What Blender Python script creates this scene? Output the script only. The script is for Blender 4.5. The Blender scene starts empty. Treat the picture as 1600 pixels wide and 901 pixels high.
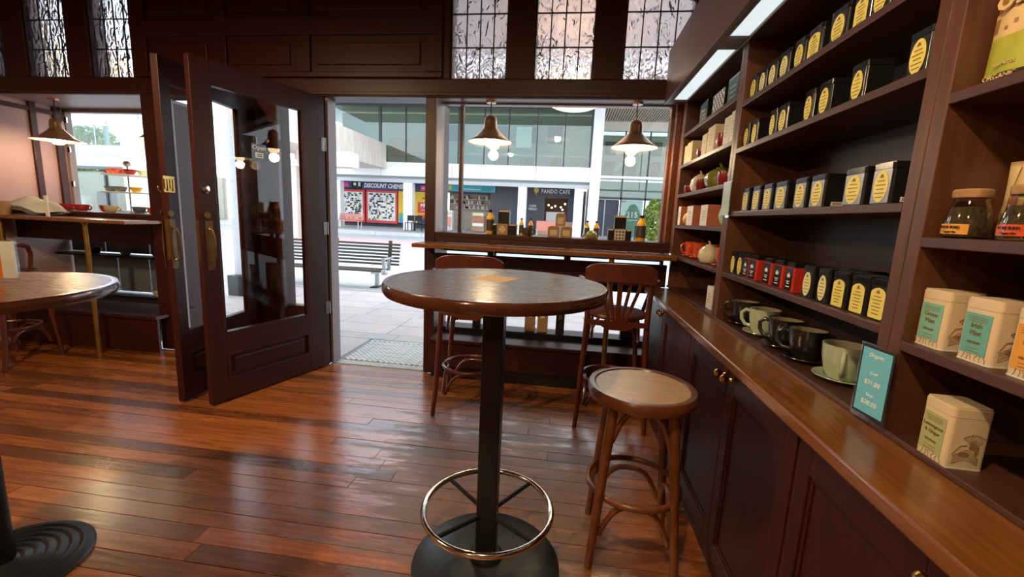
import bpy, math, random
from mathutils import Vector, Matrix
random.seed(7)
PI = math.pi
S = bpy.context.scene
COL = S.collection

# ------------------------------------------------------------------ camera
cam_d = bpy.data.cameras.new('camera'); cam = bpy.data.objects.new('camera', cam_d); COL.objects.link(cam)
yaw, pit, rol = -0.123364, 0.1624775, 0.04415127
fw = Vector((math.sin(yaw)*math.cos(pit), math.cos(yaw)*math.cos(pit), -math.sin(pit)))
r0 = Vector((math.cos(yaw), -math.sin(yaw), 0)); u0 = r0.cross(fw)
rr = r0*math.cos(rol)+u0*math.sin(rol); uu = -r0*math.sin(rol)+u0*math.cos(rol)
mw = Matrix((rr, uu, -fw)).transposed().to_4x4(); mw.translation = (0, 0, 1.3)
cam.matrix_world = mw
cam_d.sensor_width = 36; cam_d.lens = 672.65527/1600*36; cam_d.clip_start = .02; cam_d.clip_end = 300
S.camera = cam

# ------------------------------------------------------------------ world, exposure, lamps out of view
W = bpy.data.worlds.new('sky'); S.world = W; W.use_nodes = True
nt = W.node_tree; nt.nodes.clear()
wo = nt.nodes.new('ShaderNodeOutputWorld'); bg = nt.nodes.new('ShaderNodeBackground')
tc = nt.nodes.new('ShaderNodeTexCoord'); nz = nt.nodes.new('ShaderNodeTexNoise'); rp = nt.nodes.new('ShaderNodeValToRGB')
nz.inputs['Scale'].default_value = 3.0; nz.inputs['Detail'].default_value = 5
rp.color_ramp.elements[0].position = .35; rp.color_ramp.elements[0].color = (.55, .78, 1, 1)
rp.color_ramp.elements[1].position = .6; rp.color_ramp.elements[1].color = (.95, .98, 1, 1)
nt.links.new(tc.outputs['Generated'], nz.inputs['Vector']); nt.links.new(nz.outputs['Fac'], rp.inputs['Fac'])
nt.links.new(rp.outputs['Color'], bg.inputs['Color']); nt.links.new(bg.outputs['Background'], wo.inputs['Surface'])
bg.inputs['Strength'].default_value = 3.6
S.view_settings.view_transform = 'Standard'; S.view_settings.look = 'None'
S.view_settings.exposure = 0.0; S.view_settings.gamma = 1; S.view_settings.use_curve_mapping = False
PENDANT_W, ROOM_W, STRIP_E = 7.0, 160.0, 4.6

# ------------------------------------------------------------------ materials
def mat(name, col, rough=.5, metal=0., col2=None, sc=(1, 1, 1), ns=8., bump=0., rand=0., emit=0., ecol=None, coat=0., spec=.5, detail=4., trans=0., rr2=0.):
    m = bpy.data.materials.new(name); m.use_nodes = True
    t = m.node_tree; N = t.nodes; L = t.links; p = N['Principled BSDF']
    p.inputs['Base Color'].default_value = (*col, 1); p.inputs['Roughness'].default_value = rough
    p.inputs['Metallic'].default_value = metal; p.inputs['Specular IOR Level'].default_value = spec
    p.inputs['Coat Weight'].default_value = coat; p.inputs['Coat Roughness'].default_value = .12
    p.inputs['Transmission Weight'].default_value = trans
    if emit:
        p.inputs['Emission Color'].default_value = (*(ecol or col), 1); p.inputs['Emission Strength'].default_value = emit
    if col2 or bump or rand:
        tc = N.new('ShaderNodeTexCoord'); mp = N.new('ShaderNodeMapping'); no = N.new('ShaderNodeTexNoise')
        mp.inputs['Scale'].default_value = sc; no.inputs['Scale'].default_value = ns; no.inputs['Detail'].default_value = detail
        L.new(tc.outputs['Object'], mp.inputs['Vector']); L.new(mp.outputs['Vector'], no.inputs['Vector'])
        oi = N.new('ShaderNodeObjectInfo')
        if rand:
            ml = N.new('ShaderNodeMath'); ml.operation = 'MULTIPLY'; ml.inputs[1].default_value = 37.
            L.new(oi.outputs['Random'], ml.inputs[0]); L.new(ml.outputs[0], mp.inputs['Location'])
        rp = N.new('ShaderNodeValToRGB'); rp.color_ramp.elements[0].position = .32; rp.color_ramp.elements[1].position = .68
        rp.color_ramp.elements[0].color = (*col, 1); rp.color_ramp.elements[1].color = (*(col2 or col), 1)
        L.new(no.outputs['Fac'], rp.inputs['Fac'])
        if rand:
            hs = N.new('ShaderNodeHueSaturation'); mr = N.new('ShaderNodeMapRange')
            mr.inputs['To Min'].default_value = 1-rand; mr.inputs['To Max'].default_value = 1+rand
            L.new(oi.outputs['Random'], mr.inputs['Value']); L.new(mr.outputs[0], hs.inputs['Value'])
            L.new(rp.outputs['Color'], hs.inputs['Color']); L.new(hs.outputs['Color'], p.inputs['Base Color'])
        else:
            L.new(rp.outputs['Color'], p.inputs['Base Color'])
        if bump:
            b = N.new('ShaderNodeBump'); b.inputs['Strength'].default_value = bump; b.inputs['Distance'].default_value = .01
            L.new(no.outputs['Fac'], b.inputs['Height']); L.new(b.outputs['Normal'], p.inputs['Normal'])
        if rr2:
            mr2 = N.new('ShaderNodeMapRange'); mr2.inputs['To Min'].default_value = rough; mr2.inputs['To Max'].default_value = rr2
            L.new(no.outputs['Fac'], mr2.inputs['Value']); L.new(mr2.outputs[0], p.inputs['Roughness'])
    return m

def glassmat(name, tint=(1, 1, 1), refl=.0, rough=0., bump=0., ns=20.):
    m = bpy.data.materials.new(name); m.use_nodes = True; t = m.node_tree; N = t.nodes; L = t.links; N.clear()
    o = N.new('ShaderNodeOutputMaterial'); mx = N.new('ShaderNodeMixShader'); tr = N.new('ShaderNodeBsdfTransparent'); gl = N.new('ShaderNodeBsdfGlossy')
    fr = N.new('ShaderNodeLayerWeight'); fr.inputs['Blend'].default_value = .5
    pw = N.new('ShaderNodeMath'); pw.operation = 'POWER'; pw.inputs[1].default_value = 5.
    ad = N.new('ShaderNodeMath'); ad.operation = 'MULTIPLY_ADD'; ad.use_clamp = True; ad.inputs[1].default_value = .9; ad.inputs[2].default_value = .035+refl
    tr.inputs['Color'].default_value = (*tint, 1); gl.inputs['Roughness'].default_value = rough
    L.new(fr.outputs['Facing'], pw.inputs[0]); L.new(pw.outputs[0], ad.inputs[0]); L.new(ad.outputs[0], mx.inputs[0]); L.new(tr.outputs[0], mx.inputs[1]); L.new(gl.outputs[0], mx.inputs[2])
    L.new(mx.outputs[0], o.inputs['Surface'])
    return m

def leadglass(name, tint):
    m = bpy.data.materials.new(name); m.use_nodes = True; t = m.node_tree; N = t.nodes; L = t.links; N.clear()
    o = N.new('ShaderNodeOutputMaterial'); mx = N.new('ShaderNodeMixShader'); rf = N.new('ShaderNodeBsdfRefraction'); gl = N.new('ShaderNodeBsdfGlossy')
    mx2 = N.new('ShaderNodeMixShader'); tl = N.new('ShaderNodeBsdfTranslucent'); mx2.inputs[0].default_value = .16
    tl.inputs['Color'].default_value = (.8, .78, .8, 1)
    fr = N.new('ShaderNodeFresnel'); tc = N.new('ShaderNodeTexCoord'); mp = N.new('ShaderNodeMapping'); no = N.new('ShaderNodeTexNoise'); b = N.new('ShaderNodeBump')
    mp.inputs['Scale'].default_value = (1.5, 1.5, .8); no.inputs['Scale'].default_value = 13; no.inputs['Detail'].default_value = 1.2; no.inputs['Distortion'].default_value = 1.0
    b.inputs['Strength'].default_value = 1.0; b.inputs['Distance'].default_value = .05
    rf.inputs['IOR'].default_value = 1.35; rf.inputs['Roughness'].default_value = .03; rf.inputs['Color'].default_value = (*tint, 1); gl.inputs['Roughness'].default_value = .05
    L.new(tc.outputs['Object'], mp.inputs['Vector']); L.new(mp.outputs[0], no.inputs['Vector']); L.new(no.outputs['Fac'], b.inputs['Height'])
    for n in (rf, gl, fr): L.new(b.outputs[0], n.inputs['Normal'])
    L.new(rf.outputs[0], mx2.inputs[1]); L.new(tl.outputs[0], mx2.inputs[2])
    L.new(fr.outputs[0], mx.inputs[0]); L.new(mx2.outputs[0], mx.inputs[1]); L.new(gl.outputs[0], mx.inputs[2]); L.new(mx.outputs[0], o.inputs['Surface'])
    return m

MG = mat('mahogany', (.030, .0058, .0042), .40, col2=(.048, .009, .0062), sc=(6, 6, .6), ns=9, spec=.35)
MGH = mat('mahogany_rail', (.030, .0058, .0042), .40, col2=(.048, .009, .0062), sc=(.6, 6, 6), ns=9, spec=.35)
SH = mat('shelf_wood', (.058, .022, .0145), .40, col2=(.082, .031, .020), sc=(6, .6, 6), ns=8)
SHV = mat('shelf_wood_upright', (.085, .030, .015), .42, col2=(.125, .045, .022), sc=(6, 6, .6), ns=8)
BACK = mat('shelf_back_wood', (.035, .013, .009), .42, col2=(.05, .019, .012), sc=(6, .8, 6), ns=5)
WT = mat('worktop_wood', (.165, .056, .013), .24, col2=(.24, .088, .022), sc=(8, .5, 8), ns=7, coat=.3, bump=.03)
PLANK = mat('floor_plank', (.19, .050, .011), .17, col2=(.34, .108, .023), sc=(.9, 9, 9), ns=6, rand=.5, bump=.08, rr2=.30, detail=6)
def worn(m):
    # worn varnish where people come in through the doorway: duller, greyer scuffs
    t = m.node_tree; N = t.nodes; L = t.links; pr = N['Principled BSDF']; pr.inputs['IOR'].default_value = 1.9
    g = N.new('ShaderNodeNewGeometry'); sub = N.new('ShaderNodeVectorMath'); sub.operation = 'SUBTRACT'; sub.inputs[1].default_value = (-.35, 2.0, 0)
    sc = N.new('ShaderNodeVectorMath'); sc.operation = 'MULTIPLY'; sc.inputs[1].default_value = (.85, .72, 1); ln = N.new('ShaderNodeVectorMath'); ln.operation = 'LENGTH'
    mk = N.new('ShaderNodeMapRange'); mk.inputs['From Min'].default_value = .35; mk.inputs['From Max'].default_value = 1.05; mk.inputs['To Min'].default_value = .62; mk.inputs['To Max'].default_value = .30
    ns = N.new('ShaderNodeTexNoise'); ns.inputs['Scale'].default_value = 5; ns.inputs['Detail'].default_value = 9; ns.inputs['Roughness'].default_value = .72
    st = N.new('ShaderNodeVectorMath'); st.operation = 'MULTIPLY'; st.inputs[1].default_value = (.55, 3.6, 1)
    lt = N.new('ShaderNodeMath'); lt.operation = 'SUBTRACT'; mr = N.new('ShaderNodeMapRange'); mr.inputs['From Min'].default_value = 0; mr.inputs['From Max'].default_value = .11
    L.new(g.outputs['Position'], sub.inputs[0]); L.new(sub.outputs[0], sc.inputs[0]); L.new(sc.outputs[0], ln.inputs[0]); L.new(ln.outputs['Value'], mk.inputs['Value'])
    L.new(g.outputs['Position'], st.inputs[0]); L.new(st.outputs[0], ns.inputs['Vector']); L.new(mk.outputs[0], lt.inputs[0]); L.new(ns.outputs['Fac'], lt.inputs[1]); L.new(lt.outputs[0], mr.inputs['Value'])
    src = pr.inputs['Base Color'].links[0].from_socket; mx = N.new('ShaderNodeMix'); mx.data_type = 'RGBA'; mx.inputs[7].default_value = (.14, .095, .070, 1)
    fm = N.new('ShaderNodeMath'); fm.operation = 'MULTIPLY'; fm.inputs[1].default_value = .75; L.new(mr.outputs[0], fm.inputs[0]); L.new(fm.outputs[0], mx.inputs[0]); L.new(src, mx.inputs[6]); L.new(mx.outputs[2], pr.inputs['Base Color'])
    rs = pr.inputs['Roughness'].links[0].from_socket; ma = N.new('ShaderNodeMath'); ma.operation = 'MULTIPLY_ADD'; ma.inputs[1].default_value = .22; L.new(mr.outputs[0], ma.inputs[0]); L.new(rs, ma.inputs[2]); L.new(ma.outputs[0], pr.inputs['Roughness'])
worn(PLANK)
SUB = mat('subfloor', (.02, .008, .005), .6)
CH = mat('chair_wood', (.075, .015, .008), .3, col2=(.11, .022, .011), sc=(4, 4, 1), ns=9, coat=.2)
ST = mat('stool_wood', (.12, .034, .011), .30, col2=(.18, .056, .017), sc=(4, 4, 1.5), ns=9, coat=.2)
STS = mat('stool_seat_wood', (.50, .29, .12), .34, col2=(.64, .40, .20), sc=(1, 6, 1), ns=12, coat=.1, bump=.05)
TT = mat('table_top_wood', (.06, .027, .017), .22, col2=(.10, .044, .026), sc=(1.2, 14, 1), ns=7, bump=.10, rr2=.34, spec=.8)
TRIM = mat('table_rim_wood', (.05, .014, .008), .2, col2=(.075, .02, .01), ns=9, coat=.4)
LEFTW = mat('left_wall_paint', (.40, .25, .24), .5, col2=(.36, .22, .22), ns=2)
PLASTER = mat('plaster', (.35, .24, .17), .7, col2=(.30, .20, .14), ns=2)
DARKP = mat('dark_ceiling_paint', (.05, .03, .025), .6, col2=(.06, .035, .03), ns=3)
BLK = mat('black_metal', (.007, .007, .008), .38, col2=(.009, .009, .010), ns=20, spec=.3)
IRON = mat('cast_iron', (.03, .034, .038), .36, metal=.4, col2=(.04, .045, .05), ns=30, bump=.06)
CHROME = mat('chrome', (.72, .68, .62), .12, metal=1)
BRASS = mat('brass', (.62, .38, .12), .25, metal=1, col2=(.5, .28, .08), ns=20)
BRASSD = mat('aged_brass', (.22, .13, .045), .42, metal=.8, col2=(.15, .085, .035), ns=25)
RODB = mat('rod_brass', (.42, .25, .07), .35, metal=.85, col2=(.32, .18, .05), ns=15)
COPPER = mat('lamp_copper', (.42, .26, .16), .24, metal=.8, col2=(.50, .31, .19), ns=8)
LAMPIN = mat('lamp_inner_enamel', (.85, .78, .6), .4)
BULB = mat('bulb_glow', (1, .85, .55), .4, emit=14, ecol=(1, .80, .48))
BOWL = mat('bowl_glow', (1, .85, .6), .4, emit=2.2, ecol=(1, .72, .38))
STRIP = mat('strip_light_diffuser', (.9, .95, .95), .5, emit=STRIP_E*.18, ecol=(.80, .96, 1))
GLASS = glassmat('window_glass'); FARGLASS = glassmat('street_glass', (.72, .82, .80), .05)
LG = leadglass('leadlight_glass', (.92, .90, .92)); LEAD = mat('lead_came', (.02, .02, .022), .5, metal=.5)
REVEAL = mat('reveal_gloss', (.22, .17, .17), .42, col2=(.25, .19, .19), ns=3)  # mauve gloss on the lit jambs and soffits, put into the colour
TINB = mat('tin_black', (.010, .010, .011), .22, coat=.3); TINL = mat('tin_lid_black', (.02, .02, .022), .16, metal=.55)
TINSHEEN = mat('tin_front_sheen', (.30, .30, .31), .3, metal=.6)  # reflection on the black tin fronts, painted as a grey metal tone
YEL = mat('label_yellow', (.86, .74, .17), .4, col2=(.82, .70, .16), ns=20); YELP = mat('label_pale', (.84, .80, .40), .4)
INK = mat('label_ink', (.22, .15, .03), .5); INKB = mat('black_ink', (.02, .02, .02), .5); INKW = mat('white_ink', (.85, .85, .83), .5)
RED = mat('tin_red', (.46, .03, .025), .35); REDG = mat('orange_glaze', (.62, .09, .03), .18, coat=.5); REDM = mat('red_glaze', (.45, .03, .03), .2, coat=.4)
GRN = mat('sage_glaze', (.40, .47, .33), .16, col2=(.44, .50, .36), ns=12, coat=.5); GRNI = mat('mug_inside', (.42, .34, .24), .25)
BKG = mat('black_glaze', (.012, .011, .011), .22, coat=.5); BKI = mat('black_mug_inside', (.40, .31, .22), .3)
CREAM = mat('cream_board', (.66, .55, .36), .6, col2=(.60, .49, .32), ns=10); WHT = mat('white_card', (.75, .72, .68), .5)
IVORY = mat('ivory_glaze', (.70, .60, .44), .2, coat=.4); OLIVE = mat('olive_glaze', (.16, .17, .03), .14, col2=(.22, .23, .05), ns=6, coat=.6)
MINT = mat('pale_green_glaze', (.50, .58, .45), .2, coat=.3); MUST = mat('mustard_glaze', (.62, .36, .04), .2, coat=.3); BURG = mat('burgundy_glaze', (.22, .012, .02), .2, coat=.4)
TERRA = mat('terracotta_card', (.42, .13, .06), .5, col2=(.46, .15, .07), ns=8)
TEALBX = mat('dark_teal_board', (.03, .07, .07), .4); PATT = mat('pattern_board', (.62, .60, .52), .5)
TEA = mat('tea_tin_cream', (.72, .58, .40), .42, col2=(.68, .54, .37), ns=6); SKETCH = mat('botanical_print', (.30, .20, .12), .6)
LTEAL = mat('label_teal', (.20, .48, .40), .5); LTEAL2 = mat('label_deep_teal', (.14, .42, .40), .5); LORA = mat('label_orange', (.72, .33, .05), .5); LSAGE = mat('label_sage', (.40, .44, .22), .5)
CARDB = mat('card_blue', (.16, .55, .78), .4); ACR = glassmat('clear_acrylic', (.95, .97, .96), .05)
PAPER = mat('newsprint', (.20, .19, .18), .8, col2=(.30, .28, .26), ns=6); ORANGE = mat('orange_print', (.75, .16, .02), .4); NAPK = mat('tan_square', (.66, .44, .24), .6, spec=.2)
JUICE = mat('orange_juice', (.85, .42, .02), .25, coat=.4); KRAFT = mat('kraft_board', (.34, .20, .10), .6, col2=(.40, .24, .12), ns=9); KRAFTD = mat('dark_kraft_print', (.06, .04, .03), .5)
JARG = glassmat('jar_glass', (.85, .85, .8), .08, .05); CORK = mat('cork', (.48, .28, .13), .7, col2=(.36, .2, .09), ns=40); TEALEAF = mat('tea_leaves', (.05, .035, .02), .9, col2=(.10, .07, .03), ns=120, bump=.6)
BAGBR = mat('bag_brown', (.36, .20, .08), .35, col2=(.28, .15, .06), ns=10); BAGCR = mat('bag_cream', (.70, .52, .28), .4); BAGGR = mat('bag_green', (.33, .42, .05), .35, col2=(.52, .45, .08), ns=9); BAGDK = mat('bag_dark', (.05, .03, .02), .4)
SIGNB = mat('open_sign_blue', (.05, .16, .32), .4); GREYB = mat('grey_panel', (.12, .15, .18), .4)
# outside
PAVE = mat('paving_stone', (.47, .42, .42), .6, col2=(.53, .48, .48), ns=5, rand=.07, bump=.05); PAVEG = mat('paving_border', (.40, .40, .41), .6, col2=(.46, .46, .47), ns=6)
MOS = mat('mosaic_tile', (.48, .52, .54), .45, col2=(.54, .58, .60), ns=9); GROUT = mat('grout', (.30, .31, .32), .8)
CONC = mat('concrete_path', (.50, .50, .50), .7, col2=(.56, .56, .56), ns=3); ROAD = mat('road_surface', (.40, .44, .47), .8, col2=(.46, .49, .51), ns=1.5); REDLANE = mat('red_bus_lane', (.62, .40, .40), .8, col2=(.68, .46, .46), ns=3)
BENCHW = mat('bench_slat_wood', (.055, .042, .04), .5, col2=(.07, .054, .05), sc=(.5, 6, 6), ns=8); ALU = mat('bench_alu', (.45, .45, .46), .4, metal=.6)
WHITE = mat('white_panel', (.80, .80, .82), .4); WCOL = mat('white_column', (.84, .86, .87), .5); GREYF = mat('grey_fascia', (.45, .47, .48), .5); SOFF = mat('timber_soffit', (.40, .32, .25), .6, col2=(.45, .36, .28), ns=4)
CBEAM = mat('weathered_concrete', (.60, .53, .46), .8, col2=(.74, .68, .62), sc=(3, 3, .3), ns=3, bump=.1); MULL = mat('dark_mullion', (.03, .035, .04), .4)
NAVY = mat('navy_front', (.035, .045, .07), .5); SIGNN = mat('navy_sign', (.03, .035, .13), .4); PINK = mat('pink_print', (.75, .06, .25), .5); YSIGN = mat('yellow_print', (.80, .48, .02), .5); GSQ = mat('green_print', (.10, .42, .12), .5); BSQ = mat('blue_print', (.02, .32, .70), .5); RSQ = mat('red_print', (.65, .05, .05), .5)
TEALS = mat('teal_awning', (.03, .42, .50), .5); SALMON = mat('red_bench_seat', (.55, .20, .15), .5); INTW = mat('interior_warm', (.28, .15, .08), .6, col2=(.4, .22, .12), ns=1.5); INTG = mat('interior_wall', (.40, .36, .27), .7, col2=(.5, .45, .35), sc=(.1, 1, 6), ns=2)
BRICK = mat('brick_orange', (.55, .26, .15), .8, col2=(.48, .22, .13), ns=6); LEAFM = mat('hedge_leaf', (.12, .22, .03), .6, col2=(.30, .36, .06), ns=3, rand=.2); BARK = mat('bark', (.12, .08, .05), .9)
GOLD = mat('gold_sign', (.72, .5, .1), .4); AWN = mat('white_awning', (.75, .74, .72), .7, col2=(.80, .79, .77), ns=2); SOFG = mat('awning_soffit', (.55, .49, .49), .7, col2=(.62, .55, .55), ns=2)
BIN = mat('bin_steel', (.38, .43, .46), .4, metal=.3); LBOX = mat('chemist_shelf', (.78, .76, .72), .5)

# ------------------------------------------------------------------ mesh builder
class B:
    def __init__(s): s.v = []; s.f = []; s.sm = []; s.m = Matrix.Identity(4)
    def add(s, vs, fs, smooth=False):
        o = len(s.v); s.v += [tuple(s.m @ Vector(v)) for v in vs]
        s.f += [tuple(i+o for i in f) for f in fs]; s.sm += [smooth]*len(fs); return s
    def box(s, x0, x1, y0, y1, z0, z1):
        v = [(x, y, z) for z in (z0, z1) for y in (y0, y1) for x in (x0, x1)]
        return s.add(v, [(0, 2, 3, 1), (4, 5, 7, 6), (0, 1, 5, 4), (2, 6, 7, 3), (0, 4, 6, 2), (1, 3, 7, 5)])
    def lathe(s, prof, n=24, c=(0, 0, 0), smooth=True, cap=True):
        v = []; f = []; k = len(prof)
        for i in range(n):
            a = 2*PI*i/n
            for (r, z) in prof: v.append((c[0]+r*math.cos(a), c[1]+r*math.sin(a), c[2]+z))
        for i in range(n):
            j = (i+1) % n
            for q in range(k-1): f.append((i*k+q, j*k+q, j*k+q+1, i*k+q+1))
        s.add(v, f, smooth)
        if cap:
            for q in (0, k-1):
                if prof[q][0] > 1e-4:
                    ring = [(c[0]+prof[q][0]*math.cos(2*PI*i/n), c[1]+prof[q][0]*math.sin(2*PI*i/n), c[2]+prof[q][1]) for i in range(n)]
                    s.add(ring, [tuple(range(n)) if q else tuple(reversed(range(n)))])
        return s
    def tube(s, pts, r, n=8, closed=False, flat=1.):
        P = [Vector(p) for p in pts]; k = len(P); R = r if isinstance(r, (list, tuple)) else [r]*k
        v = []; f = []; up = None
        for i in range(k):
            if closed: t = P[(i+1) % k]-P[i-1]
            else: t = P[min(i+1, k-1)]-P[max(i-1, 0)]
            t.normalize()
            if up is None:
                up = Vector((0, 0, 1)) if abs(t.z) < .9 else Vector((1, 0, 0))
            a = t.cross(up).normalized(); up = a.cross(t).normalized()
            for q in range(n):
                an = 2*PI*q/n; v.append(tuple(P[i]+R[i]*(a*math.cos(an)+up*math.sin(an)*flat)))
        for i in range(k if closed else k-1):
            j = (i+1) % k
            for q in range(n):
                w = (q+1) % n; f.append((i*n+q, i*n+w, j*n+w, j*n+q))
        s.add(v, f, True)
        if not closed:
            s.add(v[:n], [tuple(reversed(range(n)))]); s.add(v[-n:], [tuple(range(n))])
        return s
    def prism(s, poly, ax, a, b, smooth=False):
        n = len(poly)
        def P(p, w): return {'x': (w, p[0], p[1]), 'y': (p[0], w, p[1]), 'z': (p[0], p[1], w)}[ax]
        v = [P(p, a) for p in poly]+[P(p, b) for p in poly]
        s.add(v, [(i, (i+1) % n, n+(i+1) % n, n+i) for i in range(n)], smooth)
        return s.add(v, [tuple(reversed(range(n))), tuple(range(n, 2*n))])
    def bar(s, p, q, w, d):
        p = Vector(p); q = Vector(q); t = (q-p).normalized(); u = Vector((0, 0, 1)) if abs(t.z) < .95 else Vector((0, 1, 0))
        a = t.cross(u).normalized()*w/2; b = a.normalized().cross(t)*d/2
        v = [tuple(e+i*a+j*b) for e in (p, q) for (i, j) in ((-1, -1), (1, -1), (1, 1), (-1, 1))]
        return s.add(v, [(3, 2, 1, 0), (4, 5, 6, 7), (0, 1, 5, 4), (1, 2, 6, 5), (2, 3, 7, 6), (3, 0, 4, 7)])
    def mesh(s, name, m):
        me = bpy.data.meshes.new(name); me.from_pydata(s.v, [], s.f); me.polygons.foreach_set('use_smooth', s.sm)
        me.materials.append(m); me.update()
        if any(s.sm): me.set_sharp_from_angle(angle=.75)
        return me
    def obj(s, name, m, parent=None, bev=0., loc=None): return link(name, s.mesh(name, m), parent, bev, loc)

def link(name, me, parent=None, bev=0., loc=None):
    o = bpy.data.objects.new(name, me); COL.objects.link(o); o.parent = parent
    if loc: o.location = loc
    if bev:
        md = o.modifiers.new('bevel', 'BEVEL'); md.width = bev; md.segments = 2; md.limit_method = 'ANGLE'; md.angle_limit = .6
    return o
def box(*a): return B().box(*a)
def tag(o, label, cat, group=None):
    o['label'] = label; o['category'] = cat
    if group: o['group'] = group
    return o
def thing(name, label, cat, loc=(0, 0, 0), rz=0., group=None, scale=None):
    o = bpy.data.objects.new(name, None); COL.objects.link(o); o.empty_display_size = .1
    o.location = loc; o.rotation_euler = (0, 0, rz)
    if scale: o.scale = scale
    return tag(o, label, cat, group)
def struct(o, label=None):
    o['kind'] = 'structure'
    if label: o['label'] = label
    return o
def sroot(name, label=None):
    o = bpy.data.objects.new(name, None); COL.objects.link(o); o.empty_display_size = .1; return struct(o, label)
def stuff(o): o['kind'] = 'stuff'; return o
TXT = {}
FACE = {'-y': Matrix(((1, 0, 0), (0, 0, -1), (0, 1, 0))), '-x': Matrix(((0, 0, -1), (-1, 0, 0), (0, 1, 0))), '+z': Matrix.Identity(3), '+x': Matrix(((0, 0, 1), (1, 0, 0), (0, 1, 0)))}
def text(s, size, m, parent, loc, face='-y', sx=1., bold=0., rot=None, align='CENTER', name='lettering', sp=1., shear=0.):
    k = (s, size, m.name, bold, align, sp, shear)
    if k not in TXT:
        c = bpy.data.curves.new(name, 'FONT'); c.body = s; c.size = size; c.align_x = align; c.align_y = 'CENTER'; c.extrude = .0008; c.offset = bold; c.resolution_u = 2; c.space_character = sp; c.shear = shear
        o = bpy.data.objects.new(name, c); COL.objects.link(o); dg = bpy.context.evaluated_depsgraph_get()
        me = bpy.data.meshes.new_from_object(o.evaluated_get(dg)); bpy.data.objects.remove(o); bpy.data.curves.remove(c)
        me.materials.clear(); me.materials.append(m); TXT[k] = me
    o = link(name, TXT[k], parent); R3 = FACE[face].to_4x4()
    if rot: R3 = R3 @ Matrix.Rotation(rot, 4, 'Z')
    o.matrix_local = Matrix.Translation(loc) @ R3 @ Matrix.Diagonal((sx, 1, 1, 1)); return o
def arc(c, r, a0, a1, n, u, v):
    c = Vector(c); u = Vector(u); v = Vector(v)
    return [tuple(c+r*(u*math.cos(a0+(a1-a0)*i/n)+v*math.sin(a0+(a1-a0)*i/n))) for i in range(n+1)]
def circ(r, z, n=32, cx=0, cy=0): return [(cx+r*math.cos(2*PI*i/n), cy+r*math.sin(2*PI*i/n), z) for i in range(n)]
def ell(cx, cy, rx, ry, n=24): return [(cx+rx*math.cos(2*PI*i/n), cy+ry*math.sin(2*PI*i/n)) for i in range(n)]
def point(name, loc, w, col, rad=.05, parent=None):
    l = bpy.data.lights.new(name, 'POINT'); l.energy = w; l.color = col; l.shadow_soft_size = rad
    o = bpy.data.objects.new(name, l); COL.objects.link(o); o.parent = parent; o.location = loc; return o
class Proto:
    """parts of one kind: (name, mesh, bevel, [(sub name, mesh, bevel)...]); copies share the meshes"""
    def __init__(s, parts): s.parts = parts
    def put(s, name, label, cat, loc, rz=0., group=None, scale=None):
        t = thing(name, label, cat, loc, rz, group, scale)
        for p in s.parts:
            o = link(p[0], p[1], t, p[2])
            for q in (p[3] if len(p) > 3 else ()): link(q[0], q[1], o, q[2])
        return t

# ------------------------------------------------------------------ room shell
YF = 3.31
fl = struct(box(-5.05, 1.1, -3.2, YF+.02, -.08, -.024).obj('floor', SUB), 'floor of narrow reddish brown timber boards worn pale by the doorway')
y = YF-.004; row = 0
while y > -.15:
    x = -5.0 - random.uniform(0, 1.6)
    while x < 1.05:
        ln = random.uniform(1.3, 2.6); a = max(x, -5.0); b = min(x+ln, 1.05)
        if b-a > .05:
            h = random.uniform(-.0012, .0012)
            box(a+.0012, b-.0012, y-.0845, y-.0015, -.024, h).obj('floor_board', PLANK, fl)
        x += ln
    y -= .086; row += 1
box(-5.0, 1.05, -3.2, y, -.024, 0).obj('floor_board', PLANK, fl)
struct(box(-5.05, 1.25, -3.3, 3.9, 3.3, 3.36).obj('ceiling', DARKP))
struct(box(-5.05, 1.25, -3.3, -3.2, -.08, 3.3).obj('wall_back', PLASTER))
wr = struct(box(1.07, 1.2, -3.2, 3.6, -.08, 3.3).obj('wall_right', PLASTER))
wl = struct(box(-5.12, -5.0, -3.2, 3.9, -.08, 3.3).obj('wall_left', LEFTW), 'mauve painted left wall with brown timber strips')
for (a, b) in ((3.55, 3.60), (3.74, 3.80)): box(-5.0, -4.975, a, b, 1.2, 2.165).obj('wall_strip', MG, wl, .004)
box(-5.0, -4.98, 2.6, 3.74, 2.08, 2.12).obj('wall_rail', MGH, wl, .004)

wf = sroot('wall_front', 'dark mahogany shopfront wall with panels above the doors')
box(-5.0, 1.07, YF, YF+.19, 2.165, 2.297).obj('header_beam', MGH, wf, .006)
box(-5.0, 1.07, YF-.012, YF, 2.175, 2.20).obj('header_bead', MGH, wf, .004)
box(-5.0, 1.07, YF, YF+.19, 3.12, 3.3).obj('top_beam', MGH, wf)
TRX = [(-5.0, -4.823), (-4.612, -4.206), (-3.998, -3.602), (-.948, -.521), (-.328, .102), (.303, .777)]
PIER = [(-4.823, -4.612), (-4.206, -3.998), (-3.602, -.948), (-.521, -.328), (.102, .303), (.777, 1.07)]
for a, b in PIER: box(a, b, YF, YF+.19, 2.297, 3.12).obj('wall_pier', MG, wf, .004)
for z0, z1 in ((2.30, 2.34), (2.60, 2.72), (3.02, 3.12)): box(-3.56, -1.0, YF-.022, YF, z0, z1).obj('panel_rail', MGH, wf, .005)
for x0, x1 in ((-3.56, -3.44), (-2.86, -2.74), (-2.16, -2.04), (-1.12, -1.0)):
    for z0, z1 in ((2.34, 2.60), (2.72, 3.02)): box(x0, x1, YF-.022, YF, z0, z1).obj('panel_stile', MG, wf, .005)
for x0, x1 in ((-3.44, -2.86), (-2.74, -2.16), (-2.04, -1.12)):
    for z0, z1 in ((2.34, 2.60), (2.72, 3.02)): box(x0+.05, x1-.05, YF-.014, YF, z0+.05, z1-.05).obj('wall_panel', MG, wf, .012)
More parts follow.
